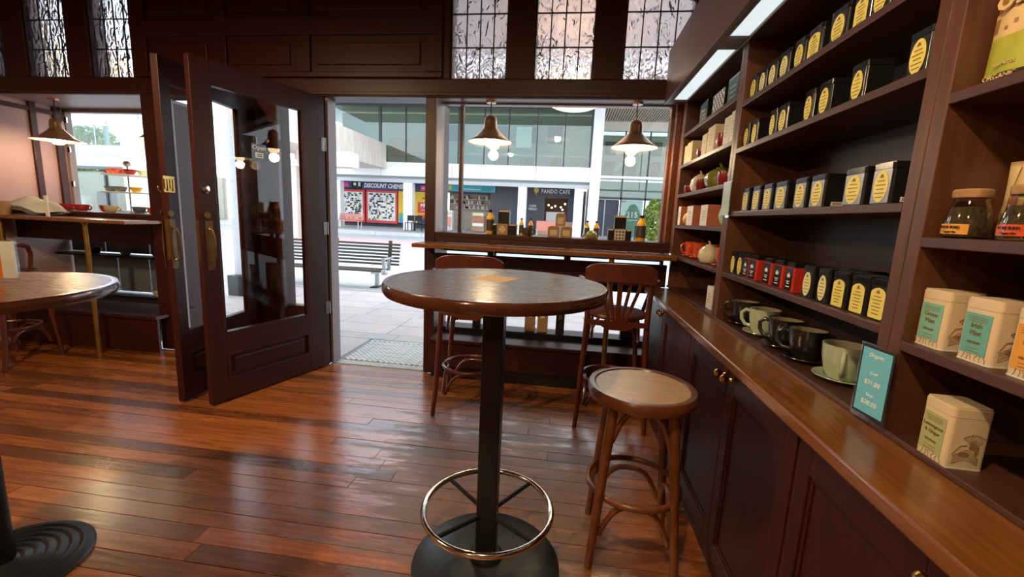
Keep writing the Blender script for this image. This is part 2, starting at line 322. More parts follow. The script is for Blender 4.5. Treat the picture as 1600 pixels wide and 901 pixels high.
for x0, x1, d in ((-3.56, -3.42, .17), (-2.56, -2.35, .16), (-2.08, -1.957, .16)):
    box(x0, x1, YF, YF+d, 0, 2.165).obj('door_post', MG, wf, .005)
for x0, x1 in ((-3.43, -3.405), (-1.957, -1.935)): box(x0, x1, YF+.03, YF+.15, 0, 2.165).obj('door_stop', REVEAL, wf, .003)
box(-1.127, -1.042, YF, YF+.36, 0, 2.165).obj('door_post', MG, wf, .005)
box(-3.435, -3.428, YF-.004, YF+.0, 1.36, 1.47).obj('strike_plate', BRASS, wf, .002)
box(-2.36, -2.33, YF-.004, YF, 1.10, 1.19).obj('strike_plate', BRASS, wf, .002)
B().lathe([(0, 0), (.028, 0), (.03, .006), (.02, .014), (0, .014)], 18).obj('lock_cylinder', CHROME, wf, loc=(-2.44, YF-.012, 1.82)).rotation_euler = (PI/2, 0, 0)
# bay boxes: reveals, soffits
box(-1.044, -1.038, YF+.0, YF+.20, 1.165, 2.165).obj('bay_reveal', REVEAL, wf)
box(-1.04, .80, YF+.02, YF+.20, 2.163, 2.20).obj('bay_soffit', REVEAL, wf)
box(.752, .80, YF-.02, YF+.36, 1.09, 2.165).obj('bay_reveal', ST, wf, .006)
box(.712, .752, YF+.04, YF+.10, 1.165, 2.165).obj('bay_bead', ST, wf, .006)
box(-5.0, -3.55, YF+.02, 3.92, 2.163, 2.20).obj('bay_soffit', REVEAL, wf)
box(-3.555, -3.52, YF+.17, 3.92, 0, 2.165).obj('bay_reveal', MG, wf, .004)

# transom windows with leadlights
names = ['furthest left, cut by the frame', 'second from the left', 'left of the door panels, tinted amber by the lamp outside', 'above the bay, nearest the doorway', 'above the middle of the bay, lit by the bowl lamp behind', 'above the bay, beside the lit shelf pelmet']
for i, (a, b) in enumerate(TRX):
    w = sroot('window_%d' % (i+1), 'leaded transom window of rippled glass, '+names[i])
    n = 4 if i else 2; yy = YF+.06
    box(a, a+.012, YF+.02, YF+.12, 2.297, 3.12).obj('window_frame', MG, w); box(b-.012, b, YF+.02, YF+.12, 2.297, 3.12).obj('window_frame', MG, w)
    box(a, b, YF+.02, YF+.12, 2.297, 2.305).obj('window_frame', MGH, w)
    zs = [2.30, 2.53, 2.76, 2.99, 3.12]; xs = [a+.01+(b-a-.02)*q/n for q in range(n+1)]
    for q in range(1, n): box(xs[q]-.004, xs[q]+.004, yy-.005, yy+.005, 2.30, 3.12).obj('lead_came', LEAD, w)
    for z in zs[1:-1]: box(a+.01, b-.01, yy-.0055, yy+.0055, z-.004, z+.004).obj('lead_came', LEAD, w)
    for q in range(n):
        for z0, z1 in zip(zs, zs[1:]): box(xs[q]+.001, xs[q+1]-.001, yy-.002, yy+.002, z0+.001, z1-.001).obj('pane', LG, w)

# right bay window
w7 = sroot('window_7', 'bay window over the bar counter with a slim mullion near its left side')
gy = YF+.16; gl_ = YF+.30
box(-1.04, .752, gy+.001, gl_+.03, 1.12, 1.164).obj('bottom_rail', MGH, w7, .004)
box(-1.04, .752, gy-.03, gy+.03, 2.15, 2.165).obj('top_rail', REVEAL, w7)
box(-.895, -.867, gy-.025, gy+.025, 1.165, 2.145).obj('mullion', MG, w7, .004)
box(.69, .752, gy-.05, gy+.03, 1.165, 2.15).obj('side_stile', ST, w7, .006)
box(-1.04, -.895, gy-.003, gy+.003, 1.165, 2.145).obj('pane', GLASS, w7); box(-.867, .705, gy-.003, gy+.003, 1.165, 2.145).obj('pane', GLASS, w7)
for a, b in ((-1.04, -.62), (-.60, -.02), (.0, .75)):
    box(a, b, gl_-.003, gl_+.003, .36, 1.12).obj('pane', GLASS, w7); box(b, b+.025, gl_-.02, gl_+.02, .36, 1.12).obj('mullion', BLK, w7)
box(-1.04, .752, gl_-.05, gl_+.05, 0, .36).obj('stall_board', MGH, w7)
box(-1.04, .752, gl_-.02, gl_+.02, 1.0, 1.03).obj('cross_rail', BLK, w7)
# left bay window
w8 = sroot('window_8', 'left bay window above the cup counter with hinges on its left frame')
g8 = 3.86
box(-5.0, -4.97, g8-.03, g8+.03, 1.18, 2.165).obj('side_stile', REVEAL, w8, .004)
box(-5.0, -3.55, g8-.03, g8+.03, 1.13, 1.19).obj('bottom_rail', MGH, w8); box(-5.0, -3.55, g8-.03, g8+.03, 2.13, 2.165).obj('top_rail', REVEAL, w8)
box(-4.97, -3.55, g8-.003, g8+.003, 1.19, 2.13).obj('pane', GLASS, w8)
for z in (1.42, 1.75, 2.03): box(-4.972, -4.945, g8-.04, g8-.028, z, z+.05).obj('hinge', CHROME, w8)
box(-5.0, -3.55, g8-.04, g8+.04, 0, .34).obj('stall_board', MGH, w8)
box(-5.0, -3.55, g8-.003, g8+.003, .34, 1.13).obj('pane', GLASS, w8)
# sidelight
w9 = sroot('window_9', 'narrow sidelight glimpsed through the open door glass')
box(-2.35, -2.08, YF+.08, YF+.086, .48, 2.165).obj('pane', GLASS, w9)
box(-2.35, -2.08, YF+.04, YF+.12, 0, .48).obj('kick_panel', MGH, w9, .006)

# door leaves
def leaf(name, label, h, fr, sign):
    r = sroot(name, label); d = Vector((fr[0]-h[0], fr[1]-h[1], 0)); Lw = d.length; d.normalize()
    r.location = (h[0], h[1], 0); r.rotation_euler = (0, 0, math.atan2(d.y, d.x))
    T = .022; z1 = 2.15
    box(0, .19, -T, T, .012, z1).obj('stile', MG, r, .003); box(.838, Lw, -T, T, .012, z1).obj('stile', MG, r, .003)
    box(.19, .838, -T, T, 2.018, z1).obj('top_rail', MGH, r); box(.19, .838, -T, T, .33, .466).obj('lock_rail', MGH, r); box(.19, .838, -T, T, .012, .15).obj('bottom_rail', MGH, r)
    box(.19, .838, -T*.3, T*.3, .15, .33).obj('panel_field', MGH, r)
    box(.235, .793, -T*.75, T*.75, .185, .295).obj('raised_panel', MGH, r, .012)
    for s in (-1, 1):
        mo = B(); a = s*T*.35; b = s*T*1.15
        for (x0, x1, p, q) in ((.19, .838, .15, .165), (.19, .838, .315, .33), (.19, .205, .165, .315), (.823, .838, .165, .315)): mo.box(x0, x1, min(a, b), max(a, b), p, q)
        mo.obj('panel_moulding', MGH, r, .003)
        gm = B()
        for (x0, x1, p, q) in ((.19, .838, .466, .478), (.19, .838, 2.006, 2.018), (.19, .20, .478, 2.006), (.828, .838, .478, 2.006)): gm.box(x0, x1, min(s*.004, b*.8), max(s*.004, b*.8), p, q)
        gm.obj('glazing_bead', MG, r)
    box(.19, .838, -.003, .003, .466, 2.018).obj('pane', GLASS, r)
    for s in (-1, 1):   # pull handles on both faces
        pl = box(.875, .92, min(s*T, s*(T+.003)), max(s*T, s*(T+.003)), .895, 1.20).obj('handle_plate', BRASSD, r, .002)
        B().tube([(.897, s*(T+.002), .95), (.89, s*(T+.02), .955), (.885, s*(T+.032), 1.0), (.885, s*(T+.032), 1.10), (.89, s*(T+.02), 1.145), (.897, s*(T+.002), 1.15)], [.008, .006, .0055, .0055, .006, .008], 8).obj('pull_handle', BRASSD, pl)
        lk = B().lathe([(0, 0), (.024, 0), (.026, .004), (.018, .006), (0, .006)], 20).obj('lock_rosette', CHROME, r, loc=(.903, s*T, 1.39)); lk.rotation_euler = (-s*PI/2, 0, 0)
        lk = B().lathe([(0, 0), (.02, 0), (.02, .005), (0, .005)], 20).obj('lock_rosette', BRASSD, r, loc=(.903, s*T, 1.235)); lk.rotation_euler = (-s*PI/2, 0, 0)
    for z in (.45, 1.1, 1.75):
        hg = B(); hg.box(-.012, .03, T, T+.004, z, z+.1)
        for k in range(5): hg.lathe([(0, 0), (.007, 0), (.007, .018), (0, .018)], 8, (-.008, T+.004, z+.02*k))
        hg.obj('hinge', CHROME, r)
    box(Lw, Lw+.002, -.012, .012, .95, 1.2).obj('latch_plate', BRASSD, r)
    if sign:
        sg = box(.478, .585, T*.2, T*.26, 1.60, 1.715).obj('open_sign', SIGNB, r, .0)
        text('Open', .042, INKW, sg, (.531, T*.3, 1.692), '+y' if 0 else '-y').rotation_euler = (PI/2, 0, PI)
        bx = box(.503, .56, T*.26, T*.30, 1.625, 1.66).obj('opening_hours_box', INKW, sg)
        for k in range(2): box(.512, .551, T*.30, T*.33, 1.633+.012*k, 1.639+.012*k).obj('printed_line', SIGNB, sg)
    return r
d1 = leaf('door_1', 'near dark mahogany glazed door standing open into the room, with an Open sign', (-1.955, 3.285), (-2.24, 2.381), True)
d2 = leaf('door_2', 'second dark glazed door behind the near one, standing open with a brass hinge', (-2.545, 3.285), (-2.45, 2.381), False)
bh = box(.86, .947, .024, .03, 1.36, 1.46).obj('brass_hinge', BRASS, d2, .002)
for k in range(4): box(.87+.02*k, .884+.02*k, .03, .036, 1.37+.012*(k % 2), 1.44).obj('hinge_knuckle', BRASS, bh, .002)

# ------------------------------------------------------------------ bar counters under the windows
c = thing('bar_counter', 'narrow mahogany bar counter below the right bay window, with open shelf and footboard', 'counter')
box(-1.13, .745, 3.03, 3.31, 1.057, 1.087).obj('counter_top', WT, c, .006)
box(-1.04, .75, 3.312, 3.468, 1.13, 1.165).obj('window_ledge', MGH, c, .004)
box(-1.04, .75, 3.312, 3.335, 1.087, 1.13).obj('ledge_riser', MGH, c, .003)
box(-1.04, .75, 3.335, 3.357, .83, 1.0).obj('apron_board', MGH, c, .004)
for x in (-.62, -.02): box(x, x+.05, 3.335, 3.36, 1.0, 1.13).obj('bracket', MG, c)
box(-1.04, .745, 3.20, 3.43, .30, .33).obj('foot_board', MGH, c, .006)
box(-1.04, .61, 3.225, 3.245, .1, .30).obj('foot_board_riser', MGH, c); box(-1.04, .61, 3.245, 3.265, 0, .1).obj('toe_kick', BLK, c)
box(-1.04, .745, 3.431, 3.555, .33, .375).obj('display_shelf', BLK, c)
box(-1.04, .72, 3.435, 3.45, .76, .83).obj('back_rail', BLK, c)
B().lathe([(.028, 0), (.028, .01), (.019, .012), (.019, 1.045), (.026, 1.047), (.026, 1.057)], 20, (.315, 3.09, 0)).obj('brass_post', RODB, c)
c = thing('bar_counter', 'dark bar counter below the left bay window, on brass posts', 'counter')
box(-4.99, -3.45, 2.98, 3.31, 1.115, 1.145).obj('counter_top', WT, c, .006)
box(-4.99, -3.56, 3.312, 3.82, 1.155, 1.19).obj('window_ledge', MGH, c, .004); box(-4.99, -3.56, 3.312, 3.335, 1.10, 1.155).obj('ledge_riser', MGH, c)
box(-4.99, -3.60, 3.34, 3.36, .93, 1.10).obj('apron_board', MGH, c, .004)
box(-4.99, -3.45, 3.17, 3.60, .30, .33).obj('foot_board', MGH, c, .005); box(-4.99, -3.47, 3.2, 3.22, 0, .30).obj('foot_board_riser', MGH, c)
box(-4.99, -3.55, 3.62, 3.79, .755, .775).obj('display_shelf', BLK, c); box(-4.99, -3.55, 3.62, 3.80, .36, .385).obj('display_shelf', BLK, c)
for a, b in ((-4.98, -4.81), (-4.795, -4.475), (-4.46, -4.12), (-4.105, -3.58)): box(a, b, 3.765, 3.785, .40, .735).obj('grey_back_board', GREYB, c, .003)
for a, b in ((-4.98, -4.6), (-4.585, -4.10), (-4.085, -3.58)): box(a, b, 3.765, 3.785, .785, .92).obj('grey_back_board', GREYB, c, .003)
for x in (-3.90, -4.72): B().lathe([(.028, 0), (.028, .01), (.019, .012), (.019, 1.10), (.026, 1.103), (.026, 1.115)], 20, (x, 3.06, 0)).obj('brass_post', RODB, c)

# ------------------------------------------------------------------ right wall joinery
cabs = [(2.03, 3.19, 'nearest the window'), (1.075, 2.025, 'behind the stool, with paired brass knobs'), (.18, 1.07, 'second from the camera'), (-.6, .175, 'closest to the camera')]
kn = B().lathe([(0, 0), (.009, 0), (.006, .008), (.009, .014), (.015, .020), (.016, .028), (.010, .036), (0, .038)], 14).mesh('knob', BRASS)
for y0, y1, w in cabs:
    c = thing('base_cabinet', 'dark mahogany base cabinet '+w, 'cabinet', (0, 0, 0), 0, 'base cabinets along the right wall')
    box(.625, 1.05, y0, y1, 0, .815).obj('carcass', MG, c)
    n = 2; wd = (y1-y0)/n
    for k in range(n):
        a = y0+k*wd+.003; b = y0+(k+1)*wd-.003
        d = box(.606, .625, a, b, .09, .812).obj('cabinet_door', MG, c, .002)
        fr = B()
        for (p, q, z0, z1) in ((a, a+.055, .09, .812), (b-.055, b, .09, .812), (a+.055, b-.055, .09, .16), (a+.055, b-.055, .735, .812)): fr.box(.594, .606, p, q, z0, z1)
        fr.obj('door_frame', MG, d, .003)
        mo = B()
        for (p, q, z0, z1) in ((a+.055, a+.066, .16, .735), (b-.066, b-.055, .16, .735), (a+.066, b-.066, .16, .171), (a+.066, b-.066, .724, .735)): mo.box(.600, .606, p, q, z0, z1)
        mo.obj('door_moulding', MG, d, .002)
        ko = link('knob', kn, d, 0, (.594, (b-.028) if k == 0 else (a+.028), .778)); ko.rotation_euler = (0, -PI/2, 0)
    box(.618, .626, y0, y1, 0, .088).obj('plinth', MG, c)
ww = box(.575, 1.05, -.6, 3.195, .815, .848).obj('worktop', WT, None, .005); tag(ww, 'long polished brown worktop along the right wall, under the shelves', 'worktop')

def unit(label, y0, y1, zs, left, right, bottom=None):
    c = thing('shelf_unit', label, 'shelves', (0, 0, 0), 0, 'tall shelving on the right wall')
    box(1.035, 1.055, y0, y1, .849, 2.13).obj('back_panel', BACK, c)
    if left: box(.75, 1.035, y1-.035, y1, .849, 2.13).obj('upright', SHV, c, .002)
    if right: box(.75, 1.035, y0, y0+.035, .849, 2.13).obj('upright', SHV, c, .002)
    a = y0+(.035 if right else 0); b = y1-(.035 if left else 0)
    for z in zs: box(.75, 1.035, a, b, z-.022, z).obj('shelf', SH, c, .002)
    box(.748, 1.035, a, b, .849, .853).obj('base_board', SH, c)
    box(.742, .748, y0, y1, .849, .862).obj('front_bead', SH, c, .002)
    box(.75, 1.035, y0, y1, 2.13, 2.15).obj('top_board', SH, c)
    return c
unit('dark shelf unit by the window, holding teapots, mugs and boxes', 2.236, 3.27, (1.09, 1.30, 1.512, 1.712, 1.92), True, True)
unit('wide middle shelf unit holding rows of black tea tins', 1.071, 2.234, (1.087, 1.373, 1.662, 1.866), True, True)
unit('shelf unit closest to the camera, holding cream tea tins and jars', -.6, 1.069, (1.068, 1.298, 1.588, 1.866), True, False)
c = thing('light_pelmet', 'brown boxed pelmet with strip lights above the right shelves', 'pelmet')
box(.605, .63, -.6, 3.27, 2.125, 2.47).obj('fascia', SHV, c, .003); box(.63, 1.05, -.6, 3.27, 2.45, 2.47).obj('top_cover', SH, c)
box(.63, .645, -.6, 3.27, 2.125, 2.14).obj('inner_rail', SH, c); box(.735, .7485, -.6, 3.27, 2.125, 2.152).obj('back_rail', SH, c, .003)
for a, b in ((2.17, 2.30), (3.2, 3.27), (.6, .7)): box(.645, .735, a, b, 2.127, 2.15).obj('cross_rail', SH, c)
for a, b in ((2.30, 3.2), (.7, 2.17), (-.6, .6)): box(.645, .735, a, b, 2.138, 2.146).obj('strip_light_diffuser', STRIP, c)
box(.60, .606, -.6, 3.27, 2.118, 2.13).obj('fascia_bead', SH, c, .002)

# ------------------------------------------------------------------ tables, stools and chairs
t = thing('bar_table', 'round bar table with chrome foot ring in the centre', 'table', (-.232, 1.43, 0))
B().lathe([(0, 0), (.275, 0), (.278, .008), (.268, .016), (.16, .026), (.06, .034), (0, .035)], 48).obj('base', IRON, t)
B().lathe([(.062, .03), (.062, .045), (.05, .062), (.04, .064)], 24).obj('collar', BLK, t)
box(-.036, .036, -.036, .036, .035, 1.04).obj('column', BLK, t, .003)
B().tube(circ(.235, .236, 48), .0115, 10, True).obj('foot_ring', CHROME, t)
for k in range(4):
    a = PI/4+k*PI/2+.12
    B().tube([(.03*math.cos(a), .03*math.sin(a), .215), (.23*math.cos(a), .23*math.sin(a), .234)], .008, 8).obj('spoke', BLK, t)
box(-.14, .14, -.03, .03, 1.03, 1.045).obj('top_plate', BLK, t)
B().lathe([(0, 1.045), (.350, 1.045), (.358, 1.06), (.358, 1.0848), (0, 1.0848)], 64).obj('table_top', TT, t)
B().lathe([(.352, 1.046), (.368, 1.048), (.374, 1.058), (.374, 1.076), (.369, 1.0845), (.357, 1.0855), (.352, 1.0852)], 64, cap=False).obj('rim', TRIM, t)
nk = box(-.066, .066, -.066, .066, 1.0849, 1.0856).obj('square_sticker', NAPK, t); nk.location = (-.012, .065, 0); nk.rotation_euler = (0, 0, -.42); nk['label'] = 'tan square stuck on the table top'

t = thing('bar_table', 'round bar table at the left edge with a menu block on it', 'table', (-1.90, 1.10, 0))
rg = [(0, 0), (.238, 0), (.24, .008), (.232, .014)]
for k in range(6): rg += [(.215-.03*k, .016+.003*k), (.205-.03*k, .022+.003*k), (.195-.03*k, .016+.003*k)]
B().lathe(rg+[(.03, .04), (0, .04)], 48).obj('base', IRON, t)
B().lathe([(.036, .04), (.036, .97)], 20).obj('column', BLK, t)
B().lathe([(0, .97), (.36, .97), (.368, .985), (.368, 1.008), (0, 1.008)], 64).obj('table_top', TT, t)
B().lathe([(.362, .971), (.379, .973), (.385, .982), (.385, 1.0), (.379, 1.008), (.367, 1.0088), (.362, 1.0085)], 64, cap=False).obj('rim', TRIM, t)
m_ = thing('menu_block', 'clear acrylic menu block with orange print on the left table', 'menu', (-1.905, 1.225, 1.0095), .35)
box(-.04, .04, -.012, .012, 0, .14).obj('acrylic_block', ACR, m_, .003); box(-.037, .0, -.004, .004, .012, .136).obj('orange_insert', ORANGE, m_); box(.0, .037, -.004, .004, .012, .136).obj('white_insert', WHT, m_)

def leg_pts(a, r0, z0, r1, bow=0.):
    return [((r0+(r1-r0)*k/6+bow*math.sin(PI*k/6))*math.cos(a), (r0+(r1-r0)*k/6+bow*math.sin(PI*k/6))*math.sin(a), z0*(1-k/6)) for k in range(7)]
def under_arch(b, a0, a1, r, ztop, zleg, rad=.011):
    # bent hoop between two neighbouring legs: rises from each leg and curves over under the seat
    p0 = Vector((r*1.0*math.cos(a0), r*1.0*math.sin(a0), 0)); p1 = Vector((r*math.cos(a1), r*math.sin(a1), 0)); pts = []
    for k in range(13):
        u = k/12; x = p0.lerp(p1, .04+.92*u); e = (1-abs(2*u-1)**3.0)
        pts.append((x.x, x.y, zleg+(ztop-zleg)*e))
    b.tube(pts, rad, 8)
t = thing('bar_stool', 'round backless bentwood stool with worn tan seat beside the cabinets', 'stool', (.318, 1.63, 0), -.05)
B().lathe([(0, .64), (.17, .64), (.20, .646), (.206, .66), (.206, .678), (.198, .69), (.180, .690), (.176, .684), (0, .684)], 48).obj('seat_rim', ST, t)
B().lathe([(0, .684), (.176, .684), (.174, .6865), (.12, .6855), (0, .684)], 48).obj('seat_panel', STS, t)
AN = [PI*.25+k*PI/2 for k in range(4)]
for a in AN: B().tube(leg_pts(a, .150, .645, .222), [.019, .0195, .019, .018, .017, .016, .0145], 12).obj('leg', ST, t)
B().tube(circ(.176, .282, 40), .0115, 10, True, 1.15).obj('foot_ring', ST, t)
for k in range(4):
    b = B(); under_arch(b, AN[k], AN[k]+PI/2, .160, .628, .50); b.obj('seat_brace', ST, t)
    b = B(); under_arch(b, AN[k], AN[k]+PI/2, .192, .262, .13); b.obj('foot_brace', ST, t)

def bar_chair(label, loc, rz):
    t = thing('bar_chair', label, 'chair', loc, rz, 'bentwood bar chairs at the counters')
    B().lathe([(0, .70), (.18, .70), (.198, .706), (.202, .718), (.196, .73), (.175, .733), (0, .730)], 36).obj('seat', CH, t)
    for sx in (-1, 1):
        B().tube([(sx*.215, -.235, 0), (sx*.205, -.205, .15), (sx*.196, -.185, .35), (sx*.187, -.172, .55), (sx*.182, -.168, .70), (sx*.186, -.178, .85), (sx*.195, -.195, 1.0)], [.014, .0165, .017, .0175, .0175, .0165, .013], 10).obj('rear_leg', CH, t)
        B().tube([(sx*.20, .19, 0), (sx*.178, .165, .35), (sx*.15, .135, .705)], [.013, .0165, .018], 10).obj('front_leg', CH, t)
        B().tube([(sx*.195, -.20, .945), (sx*.222, -.175, .945), (sx*.236, -.12, .945), (sx*.238, -.05, .94), (sx*.232, .01, .915), (sx*.218, .035, .86), (sx*.196, .045, .78), (sx*.178, .05, .715)], [.016, .017, .017, .017, .016, .014, .013, .012], 10).obj('arm', CH, t)
    cr = B(); n = 16
    pf = []; pb = []
    for k in range(n+1):
        u = -1+2*k/n; x = u*.212; yb = -.205-.03*(1-u*u); zt = 1.06-.035*abs(u)**6-.004*u*u; zb = .935+.012*(1-u*u)
        pf.append(((x, yb, zb), (x, yb, zt))); pb.append(((x, yb-.018, zb), (x, yb-.018, zt)))
    v = []; f = []
    for k in range(n+1): v += [pf[k][0], pf[k][1], pb[k][1], pb[k][0]]
    for k in range(n):
        for q in range(4): f.append((4*k+q, 4*k+(q+1) % 4, 4*k+4+(q+1) % 4, 4*k+4+q))
    f += [(0, 3, 2, 1), (4*n, 4*n+1, 4*n+2, 4*n+3)]
    cr.add(v, f).obj('crest_rail', CH, t, .004)
    lr = B()
    lr.prism([(-.185, .672), (-.10, .668), (-.055, .645), (.055, .645), (.10, .668), (.185, .672), (.185, .70), (-.185, .70)], 'y', -.205, -.187)
    lr.obj('lower_back_rail', CH, t, .003)
    for k in range(-2, 3):
        B().bar((k*.023, -.197, .695), (k*.062, -.222, .945), .020 if k else .03, .011).obj('back_slat', CH, t, .003)
    B().tube(circ(.188, .285, 36, 0, -.01), .0115, 8, True).obj('foot_ring', CH, t)
    A = [math.atan2(-.19, .19), math.atan2(.17, .17), math.atan2(.17, -.17), math.atan2(-.19, -.19)]
    for k in range(4):
        a0 = A[k]; a1 = A[(k+1) % 4]
        if a1 < a0: a1 += 2*PI
        b = B(); under_arch(b, a0, a1, .232, .262, .12); b.obj('foot_brace', CH, t)
        if k != 3:
            b = B(); under_arch(b, a0, a1, .205, .685, .56, .010); b.obj('seat_brace', CH, t)
    return t
bar_chair('dark red bentwood bar chair by the doorway, half hidden by the centre table', (-.612, 2.82, 0), .08)
bar_chair('dark red bentwood bar chair with fan back behind the round stool', (.337, 2.84, 0), -.03)
bar_chair('dark bentwood bar chair tucked behind the left bar table', (-4.35, 2.78, 0), .1)

# ------------------------------------------------------------------ pendant lamps
def pendant(label, x, y, zr, ztop, w=PENDANT_W, r=.168, lz=-.07, bz=0.):
    t = thing('pendant_lamp', label, 'lamp', (x, y, zr), 0, 'copper bell pendant lamps')
    B().lathe([(r, 0), (r-.003, .006), (.128, .030), (.085, .068), (.056, .098), (.049, .112), (.048, .155), (.042, .180), (.026, .194), (.010, .200), (0, .2005)], 40, cap=False).obj('shade', COPPER, t)
    B().lathe([(r-.004, .003), (.124, .026), (.082, .062), (.05, .095), (.0, .10)], 40, cap=False).obj('shade_lining', LAMPIN, t)
    B().lathe([(0, -.03), (.03, -.026), (.048, -.010), (.052, .010), (.045, .03), (.03, .05), (0, .058)], 24, (0, 0, bz)).obj('bulb', BULB, t)
    B().tube([(0, 0, .2), (0, 0, ztop-zr)], .004, 6).obj('cord', BLK, t)
    B().lathe([(0, 0), (.04, 0), (.036, -.015), (0, -.018)], 20, (0, 0, ztop-zr)).obj('ceiling_rose', COPPER, t)
    point('bulb_light', (0, 0, lz), w, (1, .72, .40), .045, t)
pendant('copper bell pendant lamp in the right bay, nearer the doorway', -.640, 3.39, 1.862, 2.163)
pendant('copper bell pendant lamp in the right bay, nearer the shelves', .441, 3.39, 1.845, 2.163)
pendant('brass bell pendant lamp hanging in the left bay against the mauve wall', -4.60, 3.47, 1.80, 2.163, r=.19)
pendant('bell pendant lamp in the left bay beside the door post', -3.72, 3.62, 1.85, 2.163, r=.16)
def bowl(label, x, y, z, r, top, w, ext=False):
    t = thing('bowl_lamp', label, 'lamp', (x, y, z), 0, 'large glowing bowl lamps')
    B().lathe([(0, 0), (r*.45, r*.05), (r*.8, r*.2), (r, r*.42), (r*.97, r*.44), (r*.7, r*.24), (0, r*.12)], 36).obj('glass_bowl', BOWL, t)
    for k in range(3):
        a = 2*PI*k/3; B().tube([(r*.9*math.cos(a), r*.9*math.sin(a), r*.4), (0, 0, r*1.3)], .004, 6).obj('chain', BLK, t)
    B().tube([(0, 0, r*1.25), (0, 0, top-z)], .006, 6).obj('rod', BLK, t)
    point('bowl_light', (0, 0, r*.7), w, (1, .70, .40), .12, t)
bowl('large glowing bowl lamp outside, above the middle of the right bay', -.03, 5.5, 2.61, .5, 3.55, 12)
bowl('large glowing bowl lamp outside, behind the amber left transom', -5.30, 4.7, 2.57, .5, 3.55, 12)
for x, y, w, lb in ((-.25, .12, ROOM_W*.55, 'over the camera side of the centre table'), (-2.5, .75, ROOM_W, 'over the left tables'), (-1.2, -1.6, ROOM_W*.3, 'at the back of the room')):
    pendant('copper bell ceiling pendant '+lb, x, y, 2.50, 3.3, w, .2, .012, .082)

# ------------------------------------------------------------------ goods on the right shelves
def lab_print(x, w, z0, z1, n=5, m=INK):
    b = B()
    b.prism([(-.007, z1-.012), (.007, z1-.012), (.004, z1-.006), (0, z1-.002), (-.004, z1-.006)], 'x', x-.0006, x)
    for k in range(n):
        zz = z1-.02-(z1-z0-.026)*k/max(1, n-1); ww = w*(.34 if k in (1, 3) else .24)
        b.box(x-.0006, x, -ww, ww, zz-.0011, zz+.0011)
    return b.mesh('label_print', m)
def tin_proto(label='oval', body=TINB, lab=YEL, sheen=False, bar=False, crest=False):
    W2, D2, h = .034, .036, .104
    bd = B().prism([(-D2+.005, -W2), (D2-.005, -W2), (D2, -W2+.005), (D2, W2-.005), (D2-.005, W2), (-D2+.005, W2), (-D2, W2-.005), (-D2, -W2+.005)], 'z', 0.001, .086)
    ld = B().prism([(-D2+.003, -W2-.001), (D2-.003, -W2-.001), (D2+.001, -W2+.004), (D2+.001, W2-.004), (D2-.003, W2+.001), (-D2+.003, W2+.001), (-D2-.001, W2-.004), (-D2-.001, -W2+.004)], 'z', .087, .101).prism([(-D2+.006, -W2+.004), (D2-.006, -W2+.004), (D2-.006, W2-.004), (-D2+.006, W2-.004)], 'z', .101, .104)
    parts = []
    bm = bd.mesh('body', body)
    lm = ld.mesh('lid', TINL)
    if sheen: parts.append(('front_panel', B().box(-D2-.0008, -D2, -W2+.004, W2-.004, .004, .084).mesh('front_panel', TINSHEEN), 0))  # panel carries the painted reflection
    if label == 'oval':
        l = B().prism(ell(0, .044, .0235, .0385, 28), 'x', -D2-.0018, -D2-.0008).mesh('label', lab); pr = lab_print(-D2-.0018, .05, .012, .078)
    elif label == 'tall':
        pts = [(-.0235, .004), (.0235, .004), (.026, .008), (.026, .068), (.022, .074), (.012, .079), (0, .0815), (-.012, .079), (-.022, .074), (-.026, .068), (-.026, .008)]
        l = B().prism(pts, 'x', -D2-.0018, -D2-.0008).mesh('label', lab); pr = lab_print(-D2-.0018, .05, .01, .079, 6)
    else:
        l = B().box(-D2-.0018, -D2-.0008, -W2+.005, W2-.005, .004, .083).mesh('label', lab)
        c = B(); c.prism([(-.010, .05), (.010, .05), (.013, .062), (.006, .058), (0, .068), (-.006, .058), (-.013, .062)], 'x', -D2-.0026, -D2-.0018)
        for zz, ww in ((.036, .014), (.029, .010), (.018, .015)): c.box(-D2-.0026, -D2-.0018, -ww, ww, zz-.0015, zz+.0015)
        pr = c.mesh('crest_print', INKW)
    parts += [('body', bm, .0015), ('lid', lm, .002), ('label', l, 0, [('label_print', pr, 0)])]
    if bar:
        s = B().box(-.012, .026, -W2-.001, -W2, .006, .018).mesh('barcode_sticker', WHT); sb = B()
        for k in range(9): sb.box(-.008+.0034*k, -.0066+.0034*k, -W2-.0016, -W2-.001, .008, .016)
        parts.append(('barcode_sticker', s, 0, [('barcode', sb.mesh('barcode', INKB), 0)]))
    return Proto(parts)
P_OV = tin_proto(); P_OVS = tin_proto(sheen=True); P_OVB = tin_proto(sheen=True, bar=True); P_TALL = tin_proto('tall'); P_PALE = tin_proto(lab=YELP); P_RED = tin_proto('crest', RED, TINB)
ORD = ['first', 'second', 'third', 'fourth', 'fifth', 'sixth', 'seventh', 'eighth', 'ninth', 'tenth', 'eleventh', 'twelfth']
def tins(rowname, group, z, pairs, protos, desc):
    n = len(pairs)
    for i, (y0, y1) in enumerate(pairs):
        wd = y0-y1; s = max(.85, min(1.2, wd/.07)); pr = protos[i] if isinstance(protos, list) else protos
        d = desc[i] if isinstance(desc, list) else desc
        pr.put('tea_tin', '%s, %s from the window, %s' % (d, ORD[i], rowname), 'tin', (.772+.036, (y0+y1)/2, z), 0, group, (1, wd/.07 if wd > .05 else .9, 1))
OVD = 'black tea tin with yellow oval label'
tins('above red tins', 'black tea tins, second shelf', 1.3735, [(2.111, 2.041), (2.003, 1.929), (1.898, 1.823), (1.796, 1.705), (1.651, 1.573), (1.549, 1.468), (1.374, 1.286), (1.258, 1.184)], [P_OVS]*5+[P_OVB, P_OVS, P_OVB], [OVD+' on silver']*5+['black tea tin with oval label and side barcode', OVD+' on silver', 'black tea tin with oval label and side barcode'])
